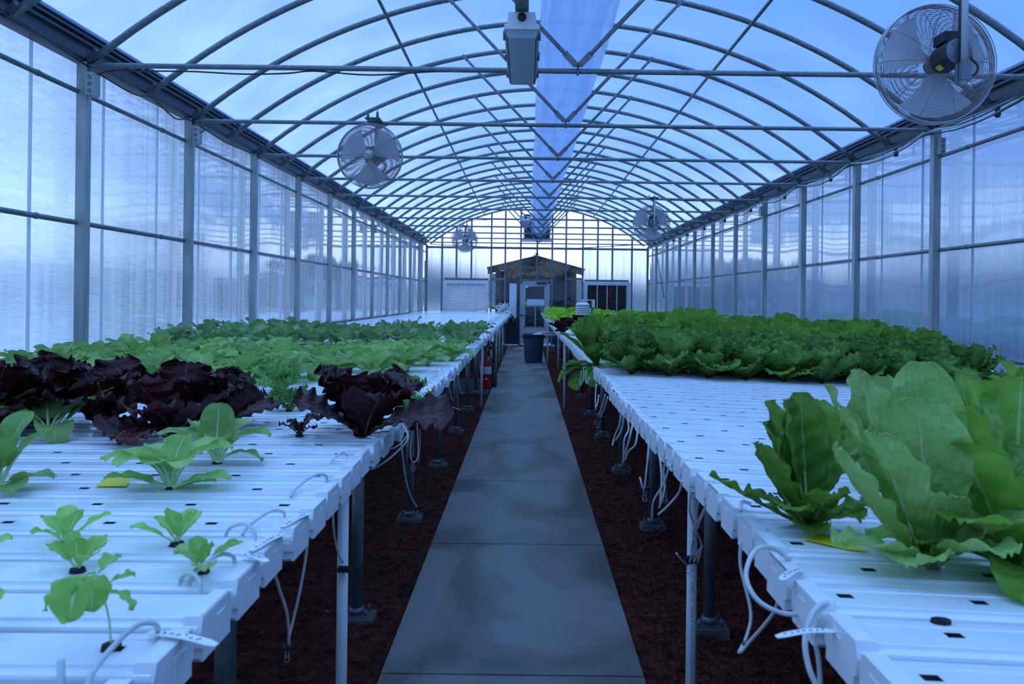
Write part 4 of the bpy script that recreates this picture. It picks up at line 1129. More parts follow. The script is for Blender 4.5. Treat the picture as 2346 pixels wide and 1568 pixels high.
def plant_mesh(kind, seed, lod=1):
    rnd = random.Random(seed * 7 + hash(kind) % 1 + len(kind) * 13); b = MB(); u = rnd.uniform
    if kind == 'romaine':
        N = 15 if lod else 12
        for k in range(N):
            q = k / N   # 0 outer .. 1 inner
            leaf(b, (u(-.01, .01), u(-.01, .01), 0), k * GA + u(-.2, .2), .62 - .58 * q + u(-.08, .08), .28 - .35 * q + u(-.1, .1), .27 + .02 * q + u(-.03, .03), .145 - .03 * q + u(-.01, .01), prof_romaine, rnd, .008, 7, .38, 8 if lod else 6, 14 if lod else 9, crinkle=.0015, twist=u(-.15, .15))
        mats = [M['romaine']]
    elif kind == 'frilly':
        for k in range(17):
            q = k / 17
            leaf(b, (u(-.01, .01), u(-.01, .01), 0), k * GA + u(-.25, .25), 1.12 - 1.02 * q + u(-.15, .15), .50 - .5 * q + u(-.4, .6), .23 - .01 * q + u(-.04, .03), .165 - .04 * q + u(-.02, .03), prof_frill, rnd, .013, 19, .34, 12, 26, jag=.05, crinkle=.005, twist=u(-.6, .6))
        mats = [M['frill']]
    elif kind == 'pale':
        for k in range(16):
            q = k / 16
            leaf(b, (u(-.01, .01), u(-.01, .01), 0), k * GA, 1.15 - 1.1 * q + u(-.1, .1), .3 - .3 * q, .19 + u(-.02, .02), .17, prof_fan, rnd, .026, 11, .2, 6, 8, jag=.12)
        mats = [M['pale']]
    elif kind == 'red':
        N = 11
        for k in range(N):
            q = k / N
            leaf(b, (u(-.008, .008), u(-.008, .008), 0), k * GA + u(-.3, .3), 1.05 - .92 * q + u(-.12, .12), .80 - .65 * q + u(-.35, .45), .255 - .04 * q + u(-.035, .02), .19 - .02 * q + u(-.02, .03), prof_frill if k % 3 else prof_fan, rnd, .015, 12, .26, 16, 36, jag=.055, crinkle=.0034, twist=u(-.5, .5), stalk_mi=1, pv=.25, stalk_r=.006)
        mats = [M['redl'], M['redstalk']]
    elif kind == 'redsmall':
        for k in range(7):
            leaf(b, (0, 0, 0), k * GA, .8 - .09 * k + u(-.1, .1), .8, .085 + u(-.02, .015), .045, prof_fan, rnd, .008, 9, .3, 8, 10, jag=.2, stalk_mi=1, pv=.3, stalk_r=.003)
        mats = [M['redl'], M['redstalk']]
    elif kind == 'bok':
        N = 8
        for k in range(N):
            q = k / N
            leaf(b, (u(-.004, .004), u(-.004, .004), 0), k * GA + u(-.25, .25), .75 - .62 * q + u(-.08, .08), 1.65 - .75 * q + u(-.15, .25), .180 - .02 * q + u(-.02, .02), .130 - .012 * q + u(-.01, .012), prof_round, rnd, .005, 5, .34, 8, 16, crinkle=.0016, twist=u(-.3, .3), stalk_mi=1, pv=.32, ps=1.3, stalk_r=.0075)
        mats = [M['bok'], M['stalk']]
    elif kind == 'kale':
        N = 7
        for k in range(N):
            q = k / N
            leaf(b, (0, 0, 0), k * GA + u(-.3, .3), .62 - .5 * q + u(-.1, .1), 1.0 - .3 * q + u(-.2, .3), .20 - .03 * q + u(-.03, .03), .115 + u(-.01, .02), prof_kale, rnd, .010, 9, .25, 8, 16, jag=.12, stalk_mi=1, pv=.36, stalk_r=.0028)
        mats = [M['kale'], M['stalk']]
    elif kind == 'curly':
        for k in range(8):
            q = k / 8
            leaf(b, (0, 0, 0), k * GA + u(-.3, .3), .95 - .75 * q, .6, .135 + u(-.03, .02), .070, prof_kale, rnd, .018, 24, .15, 10, 24, jag=.22, stalk_mi=1, pv=.4, crinkle=.008, stalk_r=.0022)
        mats = [M['curly'], M['stalk']]
    elif kind == 'seedling':
        N = 6
        for k in range(N):
            q = k / N
            leaf(b, (0, 0, 0), k * GA * .98 + u(-.3, .3), .95 - .8 * q + u(-.1, .1), .55 + u(-.2, .3), .088 - .03 * q + u(-.01, .012), .046 - .014 * q, prof_seed, rnd, .0025, 6, .35, 10, 18, jag=.035, crinkle=.0008, stalk_mi=1, pv=.2, stalk_r=.0022)
        mats = [M['seedling'], M['stalk']]
    elif kind == 'herb':
        for k in range(7):
            az = u(0, 6.28); tl = u(.1, .7); L = u(.06, .12)
            d = Vector((sin(az) * sin(tl), cos(az) * sin(tl), cos(tl)))
            b.tube([(0, 0, 0), d * L], .0012, 4, 1)
            for j in range(3): leaf(b, d * (L * (.5 + .25 * j)), az + u(-2, 2), .9, .5, .032, .014, prof_seed, rnd, .001, 5, .2, 3, 4)
        mats = [M['herb'], M['stalk']]
    return b, mats
PLUG = MB(); 
rnd = random.Random(2); PLUG.lathe([(0, -.05), (.011, -.05), (.013, .0), (.012, .004), (0, .006)], (0, 0, 0), 'Z', 8); PLUGM = PLUG.mesh('root_plug', M['plug'])
KINDM = {}
def split(b, mats, name):
    """leaf blades as the thing's own mesh, stalks as a part"""
    A = MB(); B = MB()
    for dst, mi in ((A, 0), (B, 1)):
        idx = {}
        for f, m_, sm, uv in zip(b.f, b.m, b.sm, b.uv):
            if m_ != mi: continue
            nf = []
            for i in f:
                if i not in idx: idx[i] = len(dst.v); dst.v.append(b.v[i])
                nf.append(idx[i])
            dst.f.append(nf); dst.m.append(0); dst.sm.append(sm); dst.uv.append(uv); dst.hasuv = True
    return A.mesh(name, mats[0]), (B.mesh('stalks', mats[1]) if B.f else None)
def kindmeshes(kind, nvar, lod=1):
    key = (kind, lod)
    if key not in KINDM:
        KINDM[key] = []
        for s_ in range(nvar):
            b, mats = plant_mesh(kind, s_ + 1, lod)
            KINDM[key].append(split(b, mats, 'foliage'))
    return KINDM[key]
def put(name, kind, nvar, x, y, z, rz, sc, label, cat, group, tilt=(0, 0), var=None, plug=True, lod=1, leafs=None):
    ms = kindmeshes(kind, nvar, lod) if leafs is None else leafs
    A, B = ms[(var if var is not None else random.randrange(nvar)) % len(ms)]
    r = empty(name, (x, y, z)); r.rotation_euler = (tilt[0], tilt[1], rz); r.scale = (sc, sc, sc)
    tag(r, label, cat, group)
    o = bpy.data.objects.new('leaves', A); COL.objects.link(o); o.parent = r
    if B is not None: o = bpy.data.objects.new('stalks', B); COL.objects.link(o); o.parent = r
    if plug: o = bpy.data.objects.new('root_plug', PLUGM); COL.objects.link(o); o.parent = r; o.scale = (1 / sc,) * 3
    return r
random.seed(77)
U = random.uniform
# -- right bench: frilly heads in front, romaine crowd behind, a few red ones at the back
def row_y(i): return 4.62 + .25 * i
for i in range(3):
    y = row_y(i); nx = 0
    x = .62 + .10 * (i % 2)
    while x < (2.62, 2.75, 2.9)[i]:
        nx += 1
        put('frilly_lettuce', 'frilly', 5, x, y, zr(x, y) + .002, U(0, 6.28), U(.98, 1.25), 'dark green frilly lettuce, %s from the aisle in the %s' % (nth(nx), ('front row of the crop', 'second row of the crop', 'third row of the crop')[i]), 'lettuce', 'frilly lettuces on the right bench')
        x += .225
RN = 0
for i in range(3, 19):
    y = row_y(i); x = .56 + .11 * (i % 2); nx = 0
    while x < 2.95 + .07 * (i - 3):
        if y > 8.6 and x < .9: x += .22; continue
        nx += 1
        put('romaine_lettuce', 'romaine', 5, x, y, zr(x, y) + .002, U(0, 6.28), U(.88, 1.18) * (1.0 if U(0, 1) > .10 else 1.22) * (.78 if x < 1.05 else 1), 'green romaine head, %s from the aisle in the %s row back of the crop' % (nth(nx), nth(i + 1)), 'lettuce', 'romaine crop on the right bench', lod=0, plug=False)
        x += .235 if i < 9 else .26
for k, (x, y) in enumerate(((.62, 9.35), (.95, 9.5), (1.9, 9.5), (2.25, 9.4), (3.2, 9.4), (.45, 9.7))):
    put('red_lettuce', 'red', 5, x, y, zr(x, y) + .002, U(0, 6.28), 1.15 if k != 5 else .9, ('dark red lettuce behind the romaine crop, by the aisle', 'dark red lettuce just behind the sensor shield', 'dark red leaf tips showing over the romaine, mid bench', 'dark red lettuce beside another behind the middle romaine', 'dark red lettuce behind the romaine close to the right wall', 'drooping dark red lettuce hanging over the aisle by the empty channels')[k], 'lettuce', 'red lettuces behind the romaine')
# the romaine leaning out over the aisle
b = MB(); rnd = random.Random(4)
for k, (az, tl, bd, L, Wd) in enumerate(((-1.35, .25, .1, .33, .13), (-.9, .1, .1, .35, .12), (.2, .1, .15, .34, .12), (-1.6, .5, .25, .33, .13), (-2.2, .3, .2, .30, .12), (2.6, .2, .2, .3, .11), (1.2, .3, .2, .28, .12), (3.1, .55, .5, .22, .10),
                                         (-1.5, 1.1, .7, .24, .12), (-1.7, 1.3, 1.0, .30, .125), (-2.3, 1.5, 1.3, .27, .13), (-2.9, 1.4, 1.5, .28, .12), (.9, .15, .1, .3, .1))):
    leaf(b, (0, 0, 0), az, tl, bd, L, Wd * 1.3, prof_romaine, rnd, .007, 6, .35, 10, 16, crinkle=.002)
A_, B_ = split(b, [M['romaine']], 'foliage')
put('romaine_lettuce', None, 1, .46, 5.05, zr(.46, 5) + .002, 0, .95, 'tall romaine head leaning out over the aisle at the bench end', 'lettuce', 'romaine crop on the right bench', (0, -.25), 0, leafs=[(A_, B_)])
# pale frilly rows toward the far end of the right bench
cnt = 0
for i in range(8):
    y = 14.2 + .42 * i; x = .58 + .1 * (i % 2); nx = 0
    while x < 3.75:
        nx += 1
        put('pale_lettuce', 'pale', 3, x, y, zr(x, y) + .002, U(0, 6.28), U(1.15, 1.4), 'bright yellow-green frilly lettuce, %s from the aisle in far row %s' % (nth(nx), ('one', 'two', 'three', 'four', 'five', 'six', 'seven', 'eight')[i]), 'lettuce', 'pale lettuces at the far end of the right bench', plug=False)
        x += .30
for k in range(5):
    put('herb_plant', 'herb', 3, .42 + .03 * k, 17.8 + .35 * k, zr(.45, 18) + .002, U(0, 6), 2.2, 'wispy green herb at the far aisle corner of the right bench', 'herb', 'wispy herbs at the far right corner', plug=False)

# -- left bench
def lp(px, py):
    uy = py - 684 - ROLL * (px - 1206); ux = px - 1206 + ROLL * (py - 684)
    x = -1.0
    for _ in range(6):
        h = .455 + .0065 * (-.45 - x); Y = h * 1800 / uy; x = ux * Y / 1800
    n = round((Y - YL0) / PL); Y = YL0 + PL * n
    ph = -.528 if parityL(n) == 0 else -.630
    k = round((ph - x) / .2032); x = ph - .2032 * k
    return x, Y
def rp(px, py):
    uy = py - 684 - ROLL * (px - 1206); ux = px - 1206 + ROLL * (py - 684)
    x = 1.0
    for _ in range(8):
        h = .43 + .036 * (x - .42); Y = h * 1800 / uy; x = ux * Y / 1800
    return x, Y
# young lettuces at the very front
G = 'young lettuces at the front of the left bench'
for k, (px, py, rz, sc, lab) in enumerate(((160, 1240, 1.0, 1.0, 'young lettuce with one upright round leaf, beside the left edge'), (425, 1243, 2.4, 1.05, 'young lettuce with two broad raised leaves in the third channel'),
        (215, 1298, .2, .95, 'young lettuce with a long raised leaf behind the drooping one'), (488, 1300, 3.6, .9, 'young lettuce beneath the bent feed tube'),
        (-10, 1225, 4.4, 1.0, 'young lettuce cut by the picture edge, farther one'), (-20, 1330, 1.3, 1.1, 'young lettuce cut by the picture edge, middle one'), (-30, 1440, 2.2, 1.15, 'young lettuce cut by the picture edge, nearest one'))):
    x, y = lp(px, py)
    put('young_lettuce', 'seedling', 4, x, y, zl(x, y) + .001, rz, sc, lab, 'lettuce', G, var=k)
b = MB(); rnd = random.Random(9)   # the wilted one
x, y = lp(300, 1468)
b.tube(smooth_path([(0, 0, 0), (-.006, .003, .04), (-.018, .0, .085), (-.022, -.004, .096)]), .0014, 6, 1)
for (bx, bz, az, tl, bd, L, Wd) in ((-.022, .096, 3.1, 1.35, 1.75, .088, .056), (-.022, .097, 2.7, 1.5, 1.45, .070, .046), (-.022, .095, 3.5, 1.45, 1.5, .066, .044), (-.022, .080, -1.6, 1.35, 1.75, .080, .018), (-.018, .076, 1.5, 1.1, .3, .050, .026), (-.018, .070, 1.7, 1.3, 1.7, .058, .018), (-.02, .09, .3, .8, .8, .04, .03)):
    leaf(b, (bx, 0, bz), az, tl, bd, L, Wd, prof_seed, rnd, .004, 7, .45, 8, 14, jag=.05)
A_, B_ = split(b, [M['seedling'], M['stalk']], 'foliage')
put('young_lettuce', None, 1, x, y, zl(x, y) + .001, 0, 1.0, 'wilted young lettuce drooping on a thin bent stem in the front channel', 'lettuce', G, var=0, leafs=[(A_, B_)])
# bok choy, near
G = 'bok choy on the left bench'
def bokset(px, py, specs, lab, sc=1.0, sd=3):
    b = MB(); rnd = random.Random(sd)
    for az, tl, bd, L, Wd in specs:
        leaf(b, (rnd.uniform(-.004, .004), rnd.uniform(-.004, .004), -.002), az, tl, bd, L, Wd, prof_round, rnd, .0045, 5, .40, 12, 24, crinkle=.0014, stalk_mi=1, pv=.30, ps=1.3, stalk_r=.0070, twist=rnd.uniform(-.3, .3))
    x, y = lp(px, py)
    put('bok_choy', None, 1, x, y, zl(x, y) + .001, 0, sc, lab, 'bok choy', G, var=0, leafs=[split(b, [M['bok'], M['stalk']], 'foliage')])
bokset(405, 1110, ((-1.6, .35, 1.75, .185, .105), (-2.6, .25, 1.75, .175, .105), (1.4, .30, 1.50, .185, .090), (.7, .30, 1.5, .175, .10), (-.6, .35, 1.5, .18, .10), (2.5, .30, 1.7, .170, .090), (-1.75, 1.10, .60, .150, .075), (1.7, 1.10, .60, .155, .070), (1.2, 1.3, .35, .10, .04), (.1, .1, .9, .14, .09), (3.3, .2, 1.6, .15, .09)), 'bok choy with a leaf lying on either side, in front of the yellow card')
bokset(520, 1052, ((-1.55, .40, 1.55, .19, .090), (-.2, .10, .35, .165, .100), (1.5, .35, 1.6, .18, .090), (2.8, .25, 1.6, .165, .085), (1.75, .8, 1.45, .155, .045), (-1.0, .25, 1.4, .17, .10), (-2.4, .3, 1.6, .165, .095), (.7, .2, 1.3, .16, .09)), 'bok choy with one round upright leaf, right of the others')
bokset(55, 1103, ((-1.3, .2, .5, .19, .11), (.5, .15, .6, .19, .10), (1.35, .35, .8, .19, .06), (2.6, .2, .9, .16, .085), (1.6, 1.1, .6, .15, .08), (2.3, 1.2, .6, .14, .085), (-2.0, .5, 1.0, .17, .10), (-2.9, .3, .9, .16, .09)), 'tall bok choy close to the picture edge with dark lower leaves')
bokset(140, 1000, ((1.3, .75, .3, .24, .065), (1.5, .5, 1.0, .22, .085), (2.5, .8, 1.7, .21, .12), (-1.4, .5, 1.2, .19, .10), (-.6, .3, 1.0, .18, .10), (.4, .3, 1.2, .18, .09), (-2.4, .5, 1.1, .17, .09)), 'sprawling bok choy with a heart-shaped hanging leaf before the red lettuces', 1.0, 6)
bokset(-40, 1000, ((1.3, .4, .9, .21, .095), (-1.4, .5, 1.2, .19, .10), (.4, .3, 1.2, .18, .09), (2.8, .3, 1.2, .18, .09)), 'bok choy at the picture edge, partly cut off')
# red lettuces
G = 'dark red lettuces on the left bench'
for k, (px, py, sc, rz, lab) in enumerate(((822, 1003, 1.12, .6, 'big dark red lettuce at the aisle end of its row'), (480, 985, .88, 1.5, 'dark red lettuce behind the bok choy with the upright leaf'),
        (345, 1004, 1.05, 2.6, 'dark red lettuce with a broad leaf hanging over the channel edge'), (235, 985, 1.1, 4.1, 'dark red lettuce third from the picture edge'),
        (110, 985, 1.05, 5.2, 'dark red lettuce behind the sprawling bok choy'), (-15, 975, 1.15, .3, 'dark red lettuce at the picture edge'),
        (560, 935, .75, 3.0, 'smaller dark red lettuce left of the curly parsley'), (60, 940, 1.0, 2.0, 'dark red lettuce in the rear row by the picture edge'), (-110, 1000, 1.1, 2, 'dark red lettuce cut off by the picture edge'))):
    x, y = lp(px, py)
    put('red_lettuce', 'red', 5, x, y, zl(x, y) + .001, rz, sc, lab, 'lettuce', G, var=k)
x, y = lp(683, 1000); put('small_red_lettuce', 'redsmall', 1, x, y, zl(x, y) + .001, .5, 1.0, 'tiny dark red lettuce beside the big one at the row end', 'lettuce', G, var=0)
# curly parsley / kale
G = 'curly parsley on the left bench'
for k, (px, py, sc, lab) in enumerate(((640, 905, 1.25, 'curly bright green parsley left of the big red lettuce'), (690, 938, .95, 'low curly parsley in front of the taller one'), (915, 950, .85, 'curly parsley at the channel end behind the red lettuce'),
        (950, 905, .9, 'curly parsley sprig nearest the bent tubes at the aisle'), (455, 900, 1.0, 'curly parsley seen between two red lettuces'), (130, 870, 1.0, 'curly parsley behind the red lettuces near the wall'), (330, 895, .9, 'curly parsley half hidden by red lettuce'))):
    x, y = lp(px, py); put('curly_parsley', 'curly', 4, x, y, zl(x, y) + .001, U(0, 6), sc, lab, 'parsley', G, var=k)
# rows of bok choy then kale further back
G = 'bok choy rows behind the red lettuces'
rows = [4.05, 4.40, 4.75, 5.15, 5.60, 6.05]
for i, y in enumerate(rows):
    n = round((y - YL0) / PL); y = YL0 + PL * n
    x = (-.528 if parityL(n) == 0 else -.63) - .2032; nx = 0
    if i < 1: x -= .4
    if i > 2: x += .2032
    while x > -3.15:
        nx += 1
        put('bok_choy', 'bok', 6, x + U(-.02, .02), y, zl(x, y) + .001, U(0, 6.28), U(.95, 1.2), 'bok choy, %s from the aisle in the %s of six rows' % (nth(nx), nth(i + 1)), 'bok choy', G)
        x -= .245 if i % 2 else .235
G = 'kale rows behind the bok choy'
rows = [6.45, 6.9, 7.4, 7.9, 8.4]
for i, y in enumerate(rows):
    n = round((y - YL0) / PL); y = YL0 + PL * n
    x = (-.528 if parityL(n) == 0 else -.63) - .0; nx = 0
    while x > -3.15:
        nx += 1
        put('young_kale', 'kale', 5, x + U(-.02, .02), y, zl(x, y) + .001, U(0, 6.28), U(1.1, 1.5), 'leafy young kale, %s from the aisle in the %s of five rows' % (nth(nx), nth(i + 1)), 'kale', G)
        x -= .24
G = 'herb seedlings behind the kale'
for i, y in enumerate((8.9, 9.3, 9.7, 10.1)):
    x = -.60; nx = 0
    while x > -1.7:
        nx += 1
        put('herb_plant', 'herb', 3, x, y, zl(x, y) + .001, U(0, 6), U(.8, 1.2), 'tiny herb seedling, %s from the aisle in row %s behind the kale' % (nth(nx), ('one', 'two', 'three', 'four')[i]), 'herb', G, plug=False)
        x -= .2032

# big romaine at the near right, leaves posed one by one
def bigrom(px, py, specs, lab, sd, mat_='romaine_near', sc=1.0):
    b = MB(); rnd = random.Random(sd)
    for az, tl, bd, L, Wd in specs:
        leaf(b, (rnd.uniform(-.008, .008), rnd.uniform(-.008, .008), -.004), az, tl, bd, L, Wd, prof_romaine, rnd, .007, 9, .34, 16, 30, crinkle=.0034, ps=1.8, twist=rnd.uniform(-.2, .2), jag=.025, stalk_mi=1, pv=.22, stalk_r=.005)
    x, y = rp(px, py)
    put('romaine_lettuce', None, 1, x, y, zr(x, y) + .001, 0, sc, lab, 'lettuce', 'large romaine heads at the front of the right bench', var=0, leafs=[split(b, [M[mat_], M['stalk']], 'foliage')])
bigrom(2130, 1297, ((-2.55, .30, -.28, .295, .150), (-1.75, .80, -.25, .275, .115), (.35, .14, .0, .345, .125), (-.9, .30, .05, .33, .135), (1.40, .86, -.25, .27, .085), (-2.0, 1.15, .35, .215, .11), (2.9, .95, .55, .185, .11), (2.2, .75, .5, .20, .11), (.0, .12, .1, .31, .12), (-1.25, .5, .0, .30, .13),
    (-2.5, 1.1, .55, .17, .11), (1.0, .5, .1, .30, .12), (3.3, .5, .2, .17, .09), (-2.2, .55, -.1, .27, .12)), 'large pale green romaine head with a broad leaf facing the camera', 5)
bigrom(1850, 1203, ((-1.45, 1.15, -.15, .205, .070), (-1.3, .50, -.2, .22, .11), (-.7, .35, -.1, .25, .11), (.4, .25, .1, .25, .11), (1.3, .5, .0, .22, .10), (-2.4, .9, .6, .15, .09), (2.6, 1.0, .5, .13, .08), (3.1, .7, .5, .15, .09), (-1.9, .65, -.2, .20, .10), (1.9, 1.0, .4, .15, .08), (-.1, .1, 0, .26, .10),
    (-1.6, .9, .4, .14, .08), (-2.9, 1.2, .5, .12, .07), (-1.0, .2, -.1, .25, .10), (2.2, .5, .2, .18, .09)), 'romaine head with one leaf pointing out toward the aisle, left of the biggest head', 8, 'romaine')
bigrom(2330, 1300, ((-1.5, .35, .0, .30, .14), (-.6, .2, .1, .32, .14), (.5, .2, .1, .33, .15), (2.8, .8, .8, .24, .14), (-2.3, .8, .7, .24, .13), (1.5, .5, .2, .3, .14), (3.0, .35, .2, .24, .13), (-1.9, 1.1, .5, .22, .13), (-2.7, 1.2, .9, .22, .12), (-2.0, .5, .3, .28, .13), (2.3, .4, .3, .28, .13), (-1.4, 1.2, .6, .24, .12)), 'dark green romaine head at the right picture edge, in front', 12, 'romaine')
bigrom(2000, 1120, ((-1.4, .40, .0, .27, .12), (-.5, .2, .1, .29, .12), (.5, .2, .1, .27, .11), (1.4, .4, .1, .26, .12), (2.8, .3, .2, .24, .12), (-2.4, .35, .2, .26, .12), (-1.9, .6, .2, .24, .11), (-2.9, .15, .0, .28, .13)), 'romaine head behind the biggest pale one', 14, 'romaine_near')
bigrom(2250, 1110, ((-1.4, .35, .0, .27, .12), (-.5, .2, .1, .29, .12), (.5, .2, .1, .27, .12), (1.4, .4, .1, .26, .12), (2.8, .3, .2, .24, .11), (-2.4, .35, .2, .24, .12)), 'romaine head behind, between the big head and the picture edge', 15, 'romaine')
bigrom(2400, 1180, ((-1.4, .35, .0, .32, .14), (-.5, .2, .1, .34, .14), (.5, .2, .1, .34, .14), (-2.0, .6, .3, .30, .13), (2.8, .3, .2, .30, .13), (-2.4, .35, .2, .30, .14), (-1.7, .15, .1, .33, .14)), 'rearmost dark romaine head at the right picture edge', 16, 'romaine')

o = bpy.data.objects.new('used_growing_plug', PLUGM); COL.objects.link(o); x_, y_ = rp(2155, 1427); o.location = (x_, y_, zr(x_, y_) + .001); o.scale = (1.15, .8, 1.0)
tag(o, 'dark leftover growing plug without a plant in a right bench channel', 'growing plug')
# yellow sticky cards lying on the channels
def card(pts, lab):
    b = MB(); P = [Vector(p) for p in pts]; n_ = (P[1] - P[0]).cross(P[3] - P[0]).normalized() * .0008
    b.add([p + n_ for p in P] + [p - n_ for p in P], [(0, 1, 2, 3), (7, 6, 5, 4), (0, 4, 5, 1), (1, 5, 6, 2), (2, 6, 7, 3), (3, 7, 4, 0)])
    o = b.build('sticky_card', M['yellow']); tag(o, lab, 'card', 'yellow cards')
def onb(f, px, py, dz):
    x, y = f(px, py); return Vector((x, y, (zl(x, y) if f is lpf else zr(x, y)) + dz))
def lpf(px, py):
    uy = py - 684 - ROLL * (px - 1206); ux = px - 1206 + ROLL * (py - 684)
    h = .460; Y = h * 1800 / uy; return ux * Y / 1800, Y
card([onb(lpf, 220, 1118, .002), onb(lpf, 290, 1118, .002), onb(lpf, 302, 1101, .006), onb(lpf, 238, 1101, .004)], 'small yellow sticky card lying beside the bok choy')
card([onb(rp, 1840, 1238, .003), onb(rp, 1945, 1264, .003), onb(rp, 1990, 1268, .004), onb(rp, 1885, 1230, .006)], 'long yellow sticky card lying under the biggest romaine')

# plant tags stuck in the channel ends
def ptag(p0, p1, wd, lab, up=.004):
    p0 = Vector(p0); p1 = Vector(p1); d = (p1 - p0); L = d.length; s = Vector((-d.y, d.x, 0)).normalized() * wd / 2
    b = MB(); n_ = 8; vs = []; 
    for i in range(n_ + 1):
        t_ = i / n_; w_ = 1 if 0 < i < n_ else .6
        c = p0 + d * t_ + Vector((0, 0, up * sin(pi * t_)))
        vs += [c - s * w_, c + s * w_, c - s * w_ + Vector((0, 0, .001)), c + s * w_ + Vector((0, 0, .001))]
    fs = []
    for i in range(n_):
        a = i * 4; fs += [(a, a + 1, a + 5, a + 4), (a + 2, a + 6, a + 7, a + 3), (a, a + 4, a + 6, a + 2), (a + 1, a + 3, a + 7, a + 5)]
    b.add(vs, fs); o = b.build('plant_tag', M['whitem']); tag(o, lab, 'tag', 'white plant tags')
    b = MB(); rr = random.Random(int(abs(p0.x) * 1000))
    for i in range(7):
        t_ = .15 + .1 * i; c = p0 + d * t_ + Vector((0, 0, up * sin(pi * t_) + .0018)); e1 = d.normalized() * L * .022
        b.tube([c - e1 + s * rr.uniform(-.5, .5), c + s * rr.uniform(-.5, .5), c + e1 + s * rr.uniform(-.5, .5)], .0006, 3)
    b.build('handwriting', M['blue'], o)
def capL(n, dx=0, dz=0, dy=0): y = YL0 + PL * n; return Vector((XLa + jitL[n + 1] + dx, y + dy, zl(XLa, y) + dz))
ptag(capL(0, -.045, .006, .03), capL(0, .058, .004, .0), .016, 'white plant tag jutting over the aisle from the nearest channel')
ptag(capL(2, -.03, .008, .06), capL(2, .028, .010, .02), .015, 'white plant tag lying across the third channel end')
ptag(capL(3, -.018, .006, -.055), capL(3, .012, .006, .05), .016, 'white plant tag standing on the fourth channel cap')
ptag(capL(4, -.018, .006, -.05), capL(4, .010, .006, .05), .015, 'white plant tag with writing on the fifth channel cap')
ptag(capL(23, -.03, .006, .0), capL(23, .07, .006, .0), .014, 'white plant tag sticking out above a thick bench leg')
ptag(capL(33, -.03, .006, .0), capL(33, .07, .006, .0), .014, 'distant white plant tag over the aisle edge')
def capR(n, dx=0, dz=0, dy=0): y = YR0 + PR * n; return Vector((XRa + jitR[n + 1] + dx, y + dy, zr(XRa, y) + dz))
ptag(capR(2, -.03, .008, .03), capR(2, .02, .008, .08), .014, 'white plant tag at the bent tube on the right bench')
ptag(capR(1, -.09, -.012, .0), capR(1, -.0, -.012, .02), .013, 'white plant tag below the looping tube on the right bench')

# ---------------------------------------------------------------- feed tubes
HN_ = [0]
def hose(pts, lab, r=.0033, g='white feed tubes', n=6):
    b = MB(); b.tube(smooth_path(pts, n), r, 8)
    o = b.build('feed_tube', M['hose']); tag(o, lab, 'tube', g); return o
def lz(px, py, Y): return at(px, py, Y)
# arcs over the left channel ends
def arcL(px0, py0, px1, py1, hgt, lab, r=.0033):
    x0, y0 = lpf(px0, py0); x1, y1 = lpf(px1, py1)
    a = Vector((x0, y0, zl(x0, y0) - .004)); c = Vector((x1, y1, zl(x1, y1) - .01)); m_ = (a + c) / 2 + Vector((0, 0, hgt))
    hose([a, a * .72 + m_ * .28 + Vector((0, 0, hgt * .22)), m_ + (c - a) * .12, c * .93 + m_ * .07 + Vector((0, 0, hgt * .62)), c], lab, r)
arcL(198, 1580, 362, 1470, .042, 'thick feed tube arching over the nearest channel', .0036)
arcL(412, 1338, 460, 1357, .028, 'feed tube arch beside the young lettuce, lower one', .0034)
arcL(432, 1340, 537, 1297, .032, 'feed tube bent sharply over a young lettuce', .0034)
arcL(517, 1228, 585, 1244, .034, 'feed tube arch on the fifth channel')
arcL(555, 1228, 652, 1190, .030, 'feed tube arch just behind another on the fifth channel')
arcL(666, 1140, 749, 1105, .032, 'feed tube arch in front of the pipe, nearer of two')
arcL(755, 1068, 795, 1050, .024, 'small feed tube arch above the pipe, farther of two')
arcL(880, 985, 940, 950, .04, 'feed tube arch behind the big red lettuce')
arcL(893, 960, 925, 965, .035, 'short feed tube arch near the parsley')
arcL(965, 885, 1000, 865, .05, 'feed tube arch beside the parsley sprig, nearer')
arcL(985, 880, 1012, 850, .045, 'feed tube arch beside the parsley sprig, farther')
# thick cut tube at the bottom edge
b = MB(); b.tube([at(140, 1590, .93), at(140, 1512, .93)], .0048, 8); o = b.build('feed_tube', M['hose']); tag(o, 'upright grey tube end at the bottom picture edge', 'tube', 'white feed tubes')
# loops hanging into the aisle, left
hose([at(893, 985, 2.95), at(905, 958, 2.95), at(935, 1000, 2.7), at(905, 1040, 2.6), at(860, 1072, 2.55), at(830, 1076, 2.55)], 'big feed tube loop hanging out over the aisle below the red lettuce', .0035)
hose([at(945, 950, 3.1), at(938, 985, 3.0), at(920, 1015, 2.9), at(895, 1029, 2.85), at(870, 1027, 2.85)], 'thinner loop of tube crossing behind the big one', .003)
hose([at(917, 990, 3.2), at(922, 1040, 3.2), at(930, 1100, 3.3), at(942, 1140, 3.4), at(955, 1163, 3.5)], 'tube dropping from the bench to the foot of a leg', .0035)
hose([at(705, 1205, 1.86), at(703, 1260, 1.86), at(688, 1350, 1.86), at(672, 1420, 1.87), at(660, 1468, 1.87)], 'white tube hanging down to the clip beside the thick leg, right strand')
hose([at(626, 1302, 1.72), at(640, 1350, 1.75), at(656, 1400, 1.8), at(661, 1440, 1.85), at(662, 1478, 1.87)], 'white tube hanging down to the clip beside the thick leg, left strand')
hose([at(762, 1155, 2.2), at(764, 1210, 2.2), at(770, 1250, 2.28), at(778, 1275, 2.34), at(786, 1290, 2.36)], 'thin tube leading to the black clip on the near pipe')
hose([at(945, 980, 3.9), at(940, 1040, 3.9), at(948, 1060, 3.9), at(958, 1040, 4.0), at(955, 960, 4.1)], 'double tube tied with string beside a post', .003)
